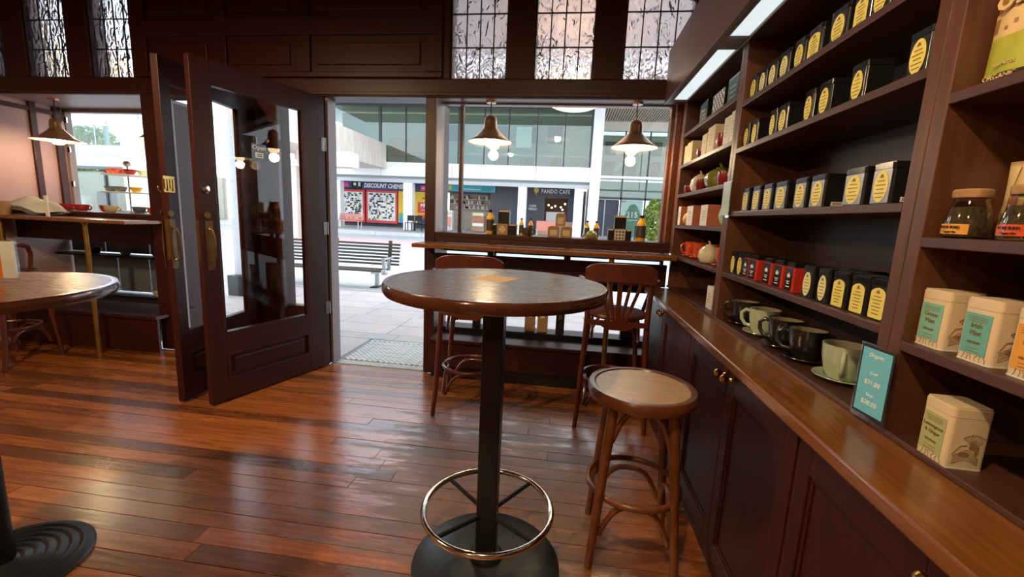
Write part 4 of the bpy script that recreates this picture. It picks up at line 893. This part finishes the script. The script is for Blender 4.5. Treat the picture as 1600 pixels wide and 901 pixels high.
rd = struct(B().add([(-45, 12.5, -.005), (25, 12.5, -.005), (25, 21.6, .12), (-45, 21.6, .12), (-45, 12.5, -.3), (25, 12.5, -.3), (25, 21.6, -.3), (-45, 21.6, -.3)], [(0, 1, 2, 3), (7, 6, 5, 4), (0, 4, 5, 1), (1, 5, 6, 2), (2, 6, 7, 3), (3, 7, 4, 0)]).obj('road', ROAD), 'pale road between the two footpaths')
B().add([(-45, 15.5, .042), (25, 15.5, .042), (25, 18.8, .088), (-45, 18.8, .088)], [(0, 1, 2, 3)]).obj('red_lane', REDLANE, rd)
fp = sroot('far_pavement', 'footpath in front of the shops across the road')
for k in range(28): box(-45+k*2.5+.01, -45+k*2.5+2.49, 21.6, 21.95, -.2, .30).obj('kerb_stone', CONC, fp)
B().add([(-45, 21.95, .30), (25, 21.95, .30), (25, 29, .46), (-45, 29, .46), (-45, 21.95, -.2), (25, 21.95, -.2), (25, 29, -.2), (-45, 29, -.2)], [(0, 1, 2, 3), (7, 6, 5, 4), (0, 4, 5, 1), (1, 5, 6, 2), (2, 6, 7, 3), (3, 7, 4, 0)]).obj('paving', PAVEG, fp)

# slatted bench on the near footpath
t = thing('street_bench', 'dark slatted street bench with metal arms outside the doorway', 'bench', (-4.15, 7.12, 0))
for k in range(7): box(-1.2, 1.2, .17+.012*k, .205+.012*k, .37+.058*k, .405+.058*k).obj('back_slat', BENCHW, t, .003)
for k in range(5): box(-1.2, 1.05, -.20+.075*k, -.135+.075*k, .285, .312).obj('seat_slat', ALU if 0 else BENCHW, t, .003)
for x in (-1.0, -.02, 1.0):
    B().bar((x, .215, .28), (x, .30, .80), .06, .02).obj('back_support', BENCHW, t)
for x in (-.95, .88):
    b = B(); b.box(x-.035, x+.035, -.03, .03, .02, .28); b.box(x-.03, x+.03, -.2, .2, .25, .285); b.obj('leg', ALU, t, .004)
    box(x-.06, x+.06, -.16, .12, 0, .02).obj('foot_plate', BLK, t)
for x in (-1.1, 1.08):
    b = B(); b.box(x-.03, x+.03, -.22, .2, .50, .525); b.bar((x, -.16, .30), (x, -.20, .50), .05, .025); b.bar((x, .05, .30), (x, .0, .50), .05, .02); b.bar((x, -.18, .30), (x, .02, .50), .025, .02)
    b.lathe([(0, 0), (.05, .01), (.06, .05), (.05, .09), (0, .1)], 14, (x+.02, -.2, .24)); b.obj('arm_rest', ALU, t)

# office building with shops across the road
YG = 24.0; YS = 26.0; BY = .40
ob = thing('office_building', 'white banded office building with glazed upper floor above the shops', 'building', (0, 0, 0))
box(-18, .95, YG, YG+.3, 3.33, 4.09).obj('band_backing', GREYF, ob)
for a, b in ((-18, -16), (-15.98, -14), (-13.98, -10.76), (-10.74, -8.1), (-8.08, -6.6), (-6.58, -5.0), (-4.98, -1.96), (-1.94, .95)): box(a, b, YG-.06, YG, 3.36, 4.10).obj('band_panel', WHITE, ob)
box(-18, .95, YG+.3, YS+.2, 3.2, 3.33).obj('arcade_soffit', GREYF, ob); box(-18, .95, YG+.1, YG+.28, 3.0, 3.2).obj('arcade_beam', GREYF, ob)
box(-18, .95, YG, 30, 3.9, 4.05).obj('upper_floor', GREYF, ob)
mx = [-13.66, -10.8, -9.3, -7.8, -6.3, -4.85, -3.51, -1.98, -.5, .92]
for i, x in enumerate(mx):
    wdt = .14 if i in (0, 1, 9) else .05; box(x-wdt/2, x+wdt/2, YG-.02, YG+.1, 4.1, 7.12).obj('mullion', MULL, ob)
for a, b in zip(mx, mx[1:]): box(a+.03, b-.03, YG+.03, YG+.05, 4.1, 7.1).obj('window_pane', FARGLASS, ob)
box(-16, -13.73, YG, YG+.2, 4.1, 7.12).obj('side_wall', BRICK, ob)
box(-18, .95, YG-.04, YG+.1, 7.08, 7.2).obj('head_rail', MULL, ob)
box(-14, .95, 25.8, 26.0, 4.05, 7.1).obj('interior_wall', INTG, ob); box(-10.7, -8.3, 25.0, 25.2, 4.6, 5.6).obj('reflected_brick', BRICK, ob)  # clad wall and brick stand in for buildings mirrored in the upper glass
for x in (-6.9, -4.2, -2.6, -1.1): box(x-.42, x+.42, 25.7, 25.8, 5.6, 6.5).obj('window_shape', MULL, ob)  # stand in for the dark windows of the mirrored building
for x in (-2.6, -.9, -4.2): box(x-.42, x+.42, 25.7, 25.8, 4.1, 4.75).obj('interior_door', INTW, ob)
for a, b in ((-6.3, -4.9), (-4.8, -3.6), (-3.4, -2.1), (-1.9, -.6), (-.4, .8)):
    rl = B(); rl.box(a, b, YG+.6, YG+.63, 4.72, 4.76)
    for k in range(3): rl.box(a+(b-a)*k/2-.015, a+(b-a)*k/2+.015, YG+.6, YG+.63, 4.05, 4.74)
    rl.obj('balustrade', ALU, ob)
pp = box(-3.15, -2.3, YG+.3, YG+.33, 5.1, 6.2).obj('notice', WHT, ob)
box(-16, .95, YG+.2, 30, 7.2, 7.35).obj('ceiling_slab', INTG, ob)
sl = B()
for k in range(150): sl.box(-14+k*.14, -14+k*.14+.07, 19.5, YG+.2, 7.22, 7.34)
stuff(sl.obj('soffit_slats', SOFF, ob)); box(-14, 7, 19.4, YG+.2, 7.345, 7.6).obj('roof_overhang', SOFF, ob); box(-14, 7, 19.3, 19.4, 7.2, 7.62).obj('roof_fascia', SOFF, ob)
box(-16, 10, YG+.2, 40, 7.605, 10.5).obj('upper_storeys', WHITE, ob)
for x0, x1 in ((-13.72, -13.30), (-9.48, -8.95), (-2.88, -2.42), (.20, .68)): box(x0, x1, YG+.1, YG+.55, BY-.05, 3.0).obj('column', WCOL, ob)
# chemist
sf = thing('shopfront', 'chemist shopfront with navy sign and poster covered windows', 'shop', (0, 0, 0))
box(-18, -7.75, YS+.3, YS+.5, BY, 3.2).obj('shop_wall', NAVY, sf)
s1 = box(-12.89, -8.0, YS-.05, YS+.3, 2.64, 3.14).obj('sign_board', SIGNN, sf)
text('DISCOUNT CHEMIST', .36, INKW, s1, (-12.75, YS-.06, 2.88), '-y', .80, .016, None, 'LEFT', 'lettering', 1., .22)
box(-9.1, -8.25, YS-.065, YS-.05, 2.68, 3.0).obj('sign_logo', PINK, s1); text('CHEMIST', .16, INKW, s1, (-8.68, YS-.07, 2.84), '-y', 1.0, .006)
s2 = box(-15.6, -13.55, YS-.05, YS+.3, 2.72, 3.16).obj('sign_board', SIGNN, sf); box(-14.45, -13.75, YS-.065, YS-.05, 2.76, 3.04).obj('sign_logo', PINK, s2)
box(-15.5, -14.6, YS-.065, YS-.05, 2.82, 3.02).obj('sign_panel', INKW, s2)
box(-13.5, -12.92, YS-.04, YS+.3, 2.66, 3.14).obj('sign_symbol_board', BLK, sf); B().prism(ell(-13.35, 2.95, .10, .10, 14), 'y', YS-.06, YS-.04).obj('sign_symbol', INKW, sf); box(-13.12, -12.97, YS-.06, YS-.04, 2.82, 3.06).obj('sign_symbol', INKW, sf)
for a, b in ((-14.45, -12.75), (-12.65, -10.62)):
    box(a, b, YS+.02, YS+.3, .62, 2.62).obj('poster_board', RSQ, sf); box(a+.12, b-.12, YS, YS+.02, .78, 2.48).obj('shelf_picture', LBOX, sf)
rn = random.Random(3); PM = [mat('poster_print_%d' % i, c_, .6) for i, c_ in enumerate(((.85, .85, .8), (.50, .52, .56), (.80, .70, .30), (.45, .5, .72), (.5, .62, .6), (.8, .72, .7)))]
for pm in PM:
    b = B()
    for (a, c_) in ((-14.3, -12.9), (-12.5, -10.77)):
        for k in range(46):
            x = rn.uniform(a, c_-.14); z = .80+.11*rn.randrange(15); b.box(x, x+rn.uniform(.06, .15), YS-.012, YS, z, z+.085)
    stuff(b.obj('poster_picture', pm, sf))
yb = box(-10.55, -8.1, YS+.02, YS+.3, .70, 2.62).obj('poster_panel', YSIGN, sf)
for (m, x0, x1, z0, z1) in ((GSQ, -10.5, -9.6, .98, 1.3), (BSQ, -10.5, -9.6, .72, .97), (REDG, -9.3, -8.12, 1.0, 1.25), (SIGNN, -9.3, -8.12, .72, .99), (RSQ, -9.3, -8.35, 1.35, 2.0)): box(x0, x1, YS, YS+.02, z0, z1).obj('poster_block', m, yb)
text('ness', .3, INKB, yb, (-8.75, YS-.01, 2.26), '-y'); text('MIST', .3, INKW, yb, (-8.80, YS-.012, 1.80), '-y', 1, .01); text('CHEMIST', .14, INKW, yb, (-8.80, YS-.012, 1.52), '-y')
pk = box(-15.6, -14.75, YS, YS+.3, .9, 2.66).obj('poster_panel', PINK, sf); text('6', .55, YSIGN, pk, (-15.0, YS-.01, 1.7), '-y', 1, .02); box(-15.35, -14.85, YS-.01, YS, 2.1, 2.45).obj('poster_block', INKW, pk)
# teal awning shop
sf = thing('shopfront', 'dark shopfront with teal sign board and pavement displays', 'shop', (0, 0, 0))
box(-7.74, -2.95, YS+1.6, YS+1.8, BY, 3.2).obj('back_wall', INTG, sf); box(-4.42, -2.98, YS, YS+.3, BY, 3.16).obj('dark_panel', NAVY, sf); box(-7.72, -4.42, YS+.1, YS+1.6, 2.68, 3.2).obj('shop_ceiling', NAVY, sf)
s1 = box(-7.72, -4.48, YS-.1, YS+.1, 2.74, 3.16).obj('sign_board', TEALS, sf)
B().prism(ell(-7.25, 2.95, .14, .15, 16), 'y', YS-.12, YS-.1).obj('sign_logo', GOLD, s1); pr = B()
for k in range(18):
    pr.box(-6.6+.07*k, -6.555+.07*k, YS-.115, YS-.1, 2.85, 2.91)
pr.obj('lettering', INKW, s1); st = B()
for k in range(6): st.bar((-5.35+.13*k, YS-.11, 2.78+.03*(k % 3)), (-5.2+.12*k, YS-.11, 3.08-.05*(k % 2)), .03, .02)
st.obj('line_drawing', NAVY, s1)
for k in range(3):
    z = 1.75+.3*k; box(-7.7, -4.75, YS+1.2, YS+1.6, z-.02, z).obj('display_shelf', LBOX, sf)
rn = random.Random(5); gb = B(); g2 = B()
for k in range(90):
    x = rn.uniform(-7.65, -4.9); z = 1.75+.3*rn.randrange(3); (gb if k % 3 else g2).box(x, x+.08, YS+1.2, YS+1.35, z, z+rn.uniform(.1, .24))
stuff(gb.obj('shop_goods', WHT, sf)); stuff(g2.obj('shop_goods', TERRA, sf))
box(-4.76, -4.42, YS+.05, YS+.2, BY, 2.74).obj('door_post', MULL, sf)
for i, (x0, x1, z1, m, w) in enumerate(((-7.6, -6.9, 1.85, LBOX, 'white display rack on the teal shop pavement'), (-5.7, -4.95, 1.6, INTW, 'brown display crate in front of the teal shop'))):
    t = thing('display_stand', w, 'stand', ((x0+x1)/2, YS-.6, BY+.02)); box((x0-x1)/2, (x1-x0)/2, -.2, .2, 0, z1-BY-.3).obj('body', m, t)
    for k in range(3): box((x0-x1)/2+.05, (x1-x0)/2-.05, -.23, -.2, .3+.3*k, .48+.3*k).obj('goods_tray', (WHT, TERRA, CREAM)[k], t)
# cafe
sf = thing('shopfront', 'navy cafe front with white lettering and lit interior', 'shop', (0, 0, 0))
box(-2.94, .75, YS, YS+.25, 2.55, 3.2).obj('sign_wall', NAVY, sf); box(-2.94, -1.5, YS, YS+.25, BY, 2.55).obj('side_panel', NAVY, sf); box(-.15, .75, YS, YS+.25, BY, 2.55).obj('side_panel', NAVY, sf)
box(-2.94, 1.0, YS+3, YS+3.2, BY, 3.2).obj('back_wall', INTW, sf); box(-2.9, .75, YS+.25, YS+3, 2.7, 2.8).obj('cafe_ceiling', NAVY, sf); box(-2.94, -2.9, YS+.25, YS+3, BY, 2.7).obj('cafe_side', NAVY, sf); box(.75, .8, YS+.25, YS+3, BY, 2.7).obj('cafe_side', NAVY, sf)
text('PANDO CAFE', .34, INKW, sf, (-.89, YS-.01, 2.92), '-y', .74, .006, None, 'CENTER', 'lettering', 1.12)
lg = B().prism(ell(-2.03, 2.98, .14, .17, 18), 'y', YS-.02, YS).box(-2.05, -2.01, YS-.02, YS, 2.68, 2.85).obj('sign_logo', GOLD, sf)
text('CAFE\nMENU', .18, INKW, sf, (-2.2, YS-.01, 1.95), '-y')
box(-1.9, .3, YS-.5, YS-.1, BY, 1.2).obj('serving_counter', mat('cafe_counter_wood', (.45, .24, .13), .5, col2=(.52, .3, .17), sc=(8, 1, 1), ns=4), sf)
box(-1.4, -.3, YS+.4, YS+.8, 1.2, 1.75).obj('display_case', LBOX, sf)
for k, (x, z) in enumerate(((-.9, 2.05), (-1.3, 2.1), (-.55, 2.0), (-.3, 2.2), (-.45, 1.85), (-1.1, 1.95))): B().lathe([(0, 0), (.06, .06), (0, .12)], 10, (x, YS+.8, z)).obj('bulb', BULB, sf)
# glazed lobby on the right
lb = thing('glazed_lobby', 'tall glazed lobby entrance with 215 on its door', 'building', (0, 0, 0))
box(.96, 1.5, YG-.1, YG+.6, BY, 7.2).obj('corner_pier', WCOL, lb)
box(.96, 1.2, YG+.6, 27.5, BY, 7.2).obj('side_wall', WCOL, lb)
YL = 27.3
box(1.2, 11, YL+.2, YL+.5, 6.70, 7.4).obj('top_fascia', mat('cream_fascia', (.55, .50, .43), .6), lb)
box(1.3, 9, YG-1.2, YG-.9, 3.50, 3.60).obj('canopy_bar', WHITE, lb)
for x in (1.4, 4.75): box(x-.03, x+.03, YG-1.0, YG-.94, 3.6, 7.2).obj('canopy_hanger', WHITE, lb)
xs = [1.2, 3.05, 4.5, 5.9, 7.6, 11]
for x in xs[1:]: box(x-.045, x+.045, YL+.2, YL+.3, BY, 6.7).obj('mullion', MULL, lb)
box(1.2, 11, YL+.2, YL+.32, 2.68, 2.82).obj('transom_bar', MULL, lb); box(1.2, 11, YL+.2, YL+.32, 3.75, 3.85).obj('floor_edge', WHITE, lb)
for a, b in zip(xs, xs[1:]):
    box(a+.02, b-.02, YL+.24, YL+.26, 2.82, 3.75).obj('window_pane', FARGLASS, lb); box(a+.02, b-.02, YL+.24, YL+.26, 3.85, 6.70).obj('window_pane', FARGLASS, lb)
    if a > 3: box(a+.02, b-.02, YL+.24, YL+.26, BY, 2.68).obj('window_pane', FARGLASS, lb)
box(1.2, 3.0, YL+.5, YL+.6, BY, 2.68).obj('dark_door', NAVY, lb); box(2.1, 2.17, YL+.46, YL+.5, BY, 2.68).obj('door_meeting_stile', GREYF, lb)
box(3.1, 4.45, YL+.6, YL+.65, BY, 2.68).obj('frosted_screen', MINT, lb)
text('215', .48, GREYF, lb, (3.80, YL+.22, 1.78), '-y', 1, .006); box(3.45, 4.15, YL+.21, YL+.23, 1.46, 1.49).obj('number_rule', GREYF, lb)
box(1.2, 11, YL+1.6, YL+1.8, 2.82, 6.70).obj('interior_wall', INTG, lb); box(1.2, 11, YL+.5, YL+1.8, 2.75, 2.82).obj('mezzanine_floor', GREYF, lb)
for x in (2.3, 3.7, 5.1): box(x-.34, x+.34, YL+1.5, YL+1.6, 4.2, 5.1).obj('window_shape', INTW, lb); box(x-.34, x+.34, YL+1.5, YL+1.6, 5.5, 6.3).obj('window_shape', MULL, lb)
s2 = B()
for k in range(60): s2.box(1.25+k*.14, 1.25+k*.14+.07, YG+.2, YL+.2, 7.22, 7.34)
stuff(s2.obj('soffit_slats', SOFF, lb)); box(1.2, 10, YG+.2, YL+.5, 7.345, 7.6).obj('soffit_board', SOFF, lb)
rn = random.Random(11)
def tree(name, label, cat, x, y, z0, rx, ry, rz, n, trunk=True, ls=.16):
    t = thing(name, label, cat, (x, y, z0)); b = B()
    for k in range(n):
        a = rn.uniform(0, 2*PI); u_ = rn.uniform(-1, 1); q = rn.uniform(.55, 1)**.5; s_ = math.sqrt(1-u_*u_)
        c0 = Vector((rx*q*s_*math.cos(a), ry*q*s_*math.sin(a), rz*(1+q*u_)+ (.0 if not trunk else rz*.8))); d1_ = Vector((rn.uniform(-1, 1), rn.uniform(-1, 1), rn.uniform(-1, 1))).normalized()*ls; d2_ = d1_.cross(Vector((rn.uniform(-1, 1), rn.uniform(-1, 1), rn.uniform(-1, 1)))).normalized()*ls*.5
        b.add([tuple(c0-d1_), tuple(c0+d2_), tuple(c0+d1_), tuple(c0-d2_)], [(0, 1, 2, 3)])
    stuff(b.obj('foliage', LEAFM, t))
    tb = B().tube([(0, 0, 0), (rx*.05, 0, rz), (0, ry*.05, rz*(1.9 if trunk else 1.2))], [rx*.10, rx*.07, rx*.03], 8)
    for k in range(4): tb.tube([(0, 0, rz), (rx*.5*math.cos(k*1.6), ry*.5*math.sin(k*1.6), rz*1.5)], [rx*.05, rx*.02], 6)
    tb.obj('trunk', BARK, t); return t
tree('hedge', 'bright green hedge beside the 215 entrance', 'hedge', 4.38, YG-.35, BY-.06, .52, .4, 1.12, 1500, False, .12)
# far left: tree, walkway and white canopy
tree('street_tree', 'green tree above the walkway seen through the left bay', 'tree', -36.5, 29.5, 0, 2.4, 2.4, 2.4, 1500, True, .3)
fb = thing('footbridge', 'concrete footbridge parapet running to the building across the road', 'bridge', (0, 0, 0))
for k in range(5): box(-11.6, -10.4, 15+k*1.78+.01, 15+k*1.78+1.77, 3.95, 5.05).obj('parapet_panel', CBEAM, fb)
box(-11.6, -9.2, 17.5, 18.3, 3.10, 3.72).obj('cross_head', CBEAM, fb); box(-12.6, -10.4, 15, 23.9, 3.72, 3.95).obj('deck', CBEAM, fb); box(-12.4, -11.7, 17.6, 18.2, 0.05, 3.10).obj('pier', CBEAM, fb)
wk = thing('raised_walkway', 'pale raised walkway with glass balustrade seen through the left bay', 'bridge', (0, 0, 0))
box(-40, -21.5, 20, 22, 3.0, 4.05).obj('deck', GREYF, wk); box(-40, -21.5, 19.98, 20, 3.55, 4.05).obj('fascia_panel', mat('walkway_blue_grey', (.45, .53, .60), .5), wk)
for k in range(7): box(-40+k*2.6+.03, -40+k*2.6+2.57, 20.1, 20.12, 4.05, 5.0).obj('balustrade_pane', FARGLASS, wk); box(-40+k*2.6-.03, -40+k*2.6+.03, 20.08, 20.14, 4.05, 5.05).obj('post', ALU, wk)
box(-40, -21.6, 20.08, 20.14, 5.0, 5.06).obj('handrail', ALU, wk); box(-24.15, -24.0, 20.3, 20.45, 4.05, 6.4).obj('lamp_post', ALU, wk)
box(-22.4, -20.0, 19.6, 21.5, .1, 4.9).obj('end_pier', WHITE, wk)
gf = thing('shopfront', 'glass shop windows under the raised walkway at the far left', 'shop', (0, 0, 0))
for k in range(8): box(-40+k*2.3+.05, -40+k*2.3+2.25, 21.9, 21.95, .36, 3.0).obj('window_pane', FARGLASS, gf); box(-40+k*2.3-.05, -40+k*2.3+.05, 21.85, 22.0, .36, 3.0).obj('mullion', MULL, gf)
box(-40, -21.5, 25, 25.2, .4, 3.0).obj('back_wall', INTG, gf)
for k in range(9): box(-39+k*1.9, -38+k*1.9, 24, 24.4, .45, 1.2+.3*(k % 3)).obj('shop_rack', (TERRA, WHT, NAVY)[k % 3], gf)
# street furniture across the road
t = thing('street_bench', 'small red slatted bench across the road outside the chemist', 'bench', (-12.25, 23.2, .33))
for k in range(3): box(-.72, .72, .16+.03*k, .19+.03*k, .46+.13*k, .56+.13*k).obj('back_slat', SALMON, t)
for k in range(4): box(-.72, .72, -.26+.1*k, -.18+.1*k, .40, .43).obj('seat_slat', SALMON, t)
for x in (-.6, .6):
    b = B(); b.bar((x, -.24, 0), (x, -.22, .40), .04, .04); b.bar((x, .14, 0), (x, .24, .84), .04, .04); b.obj('leg', ALU, t)
t = thing('street_bin', 'grey steel street cabinet across the road beside the white column', 'bin', (-13.55, 22.9, .33))
box(-.46, -.02, -.25, .25, 0, .88).obj('body', BIN, t); box(.02, .46, -.25, .25, 0, .88).obj('body', BIN, t); box(-.48, .48, -.27, .27, .885, .93).obj('lid', ALU, t)
def cafe_set(x, y, lab, m):
    t = thing('pavement_seat', lab, 'seat', (x, y, .34), 0, 'cafe seats across the road')
    box(-.55, .55, -.03, .03, .42, .86).obj('back_panel', m, t); box(-.55, .55, -.45, -.03, .38, .43).obj('seat', m, t)
    for sx in (-.5, .5):
        for sy in (-.42, 0): box(sx-.025, sx+.025, sy-.025, sy+.025, 0, .38).obj('leg', ALU, t)
cafe_set(-1.15, 23.0, 'red barrier seat outside the cafe', SALMON); cafe_set(-6.9, 23.0, 'red barrier seat outside the teal shop', SALMON)
for i, (x, w) in enumerate(((-8.75, 'left of the pair by the chemist posters'), (-8.25, 'right of the pair by the chemist posters'), (3.7, 'outside the 215 entrance'), (2.6, 'by the lobby pier'))):
    t = thing('cafe_chair', 'dark cafe chair across the road, '+w, 'chair', (x, 23.2, .34), .3*i, 'dark cafe chairs across the road')
    box(-.2, .2, -.2, .2, .43, .46).obj('seat', BLK, t); box(-.2, .2, .18, .21, .55, .85).obj('backrest', BLK, t)
    for sx in (-.18, .18):
        box(sx-.02, sx+.02, .17, .21, 0, .85).obj('leg', BLK, t); box(sx-.02, sx+.02, -.2, -.16, 0, .43).obj('leg', BLK, t)
# awning over the near footpath
aw = thing('street_awning', 'grey lined awning over the near footpath', 'awning', (0, 0, 0))
box(-4.6, 6, 3.7, 6.3, 3.56, 3.66).obj('soffit', SOFG, aw); box(-4.6, 6, 6.3, 6.36, 3.5, 3.9).obj('fascia', WHITE, aw)
for k in range(6): box(-4.5+k*2, -4.45+k*2, 3.7, 6.3, 3.5, 3.56).obj('rib', SOFG, aw)
ws = thing('sail_awning', 'white sloping canopy above the left bay window', 'awning', (0, 0, 0))
B().add([(-9.5, 5.2, 2.62), (-5.6, 5.2, 2.28), (-5.6, 7.5, 2.9), (-12.8, 7.5, 3.6), (-9.5, 5.2, 2.66), (-5.6, 5.2, 2.32), (-5.6, 7.5, 2.94), (-12.8, 7.5, 3.64)], [(3, 2, 1, 0), (4, 5, 6, 7), (0, 1, 5, 4), (1, 2, 6, 5), (2, 3, 7, 6), (3, 0, 4, 7)]).obj('fabric', AWN, ws)
for x, z in ((-9.4, 2.68), (-5.7, 2.36)): B().tube([(x, 5.25, z), (x, 5.25, 3.5)], .012, 6).obj('hanger', ALU, ws)
ap = thing('awning_post', 'grey awning post on a square base outside, glimpsed through the open door glass', 'post', (-4.75, 5.75, 0))
box(-.13, .13, -.13, .13, 0, .30).obj('base', BLK, ap, .01); box(-.06, .06, -.06, .06, .30, 3.5).obj('shaft', ALU, ap, .006)
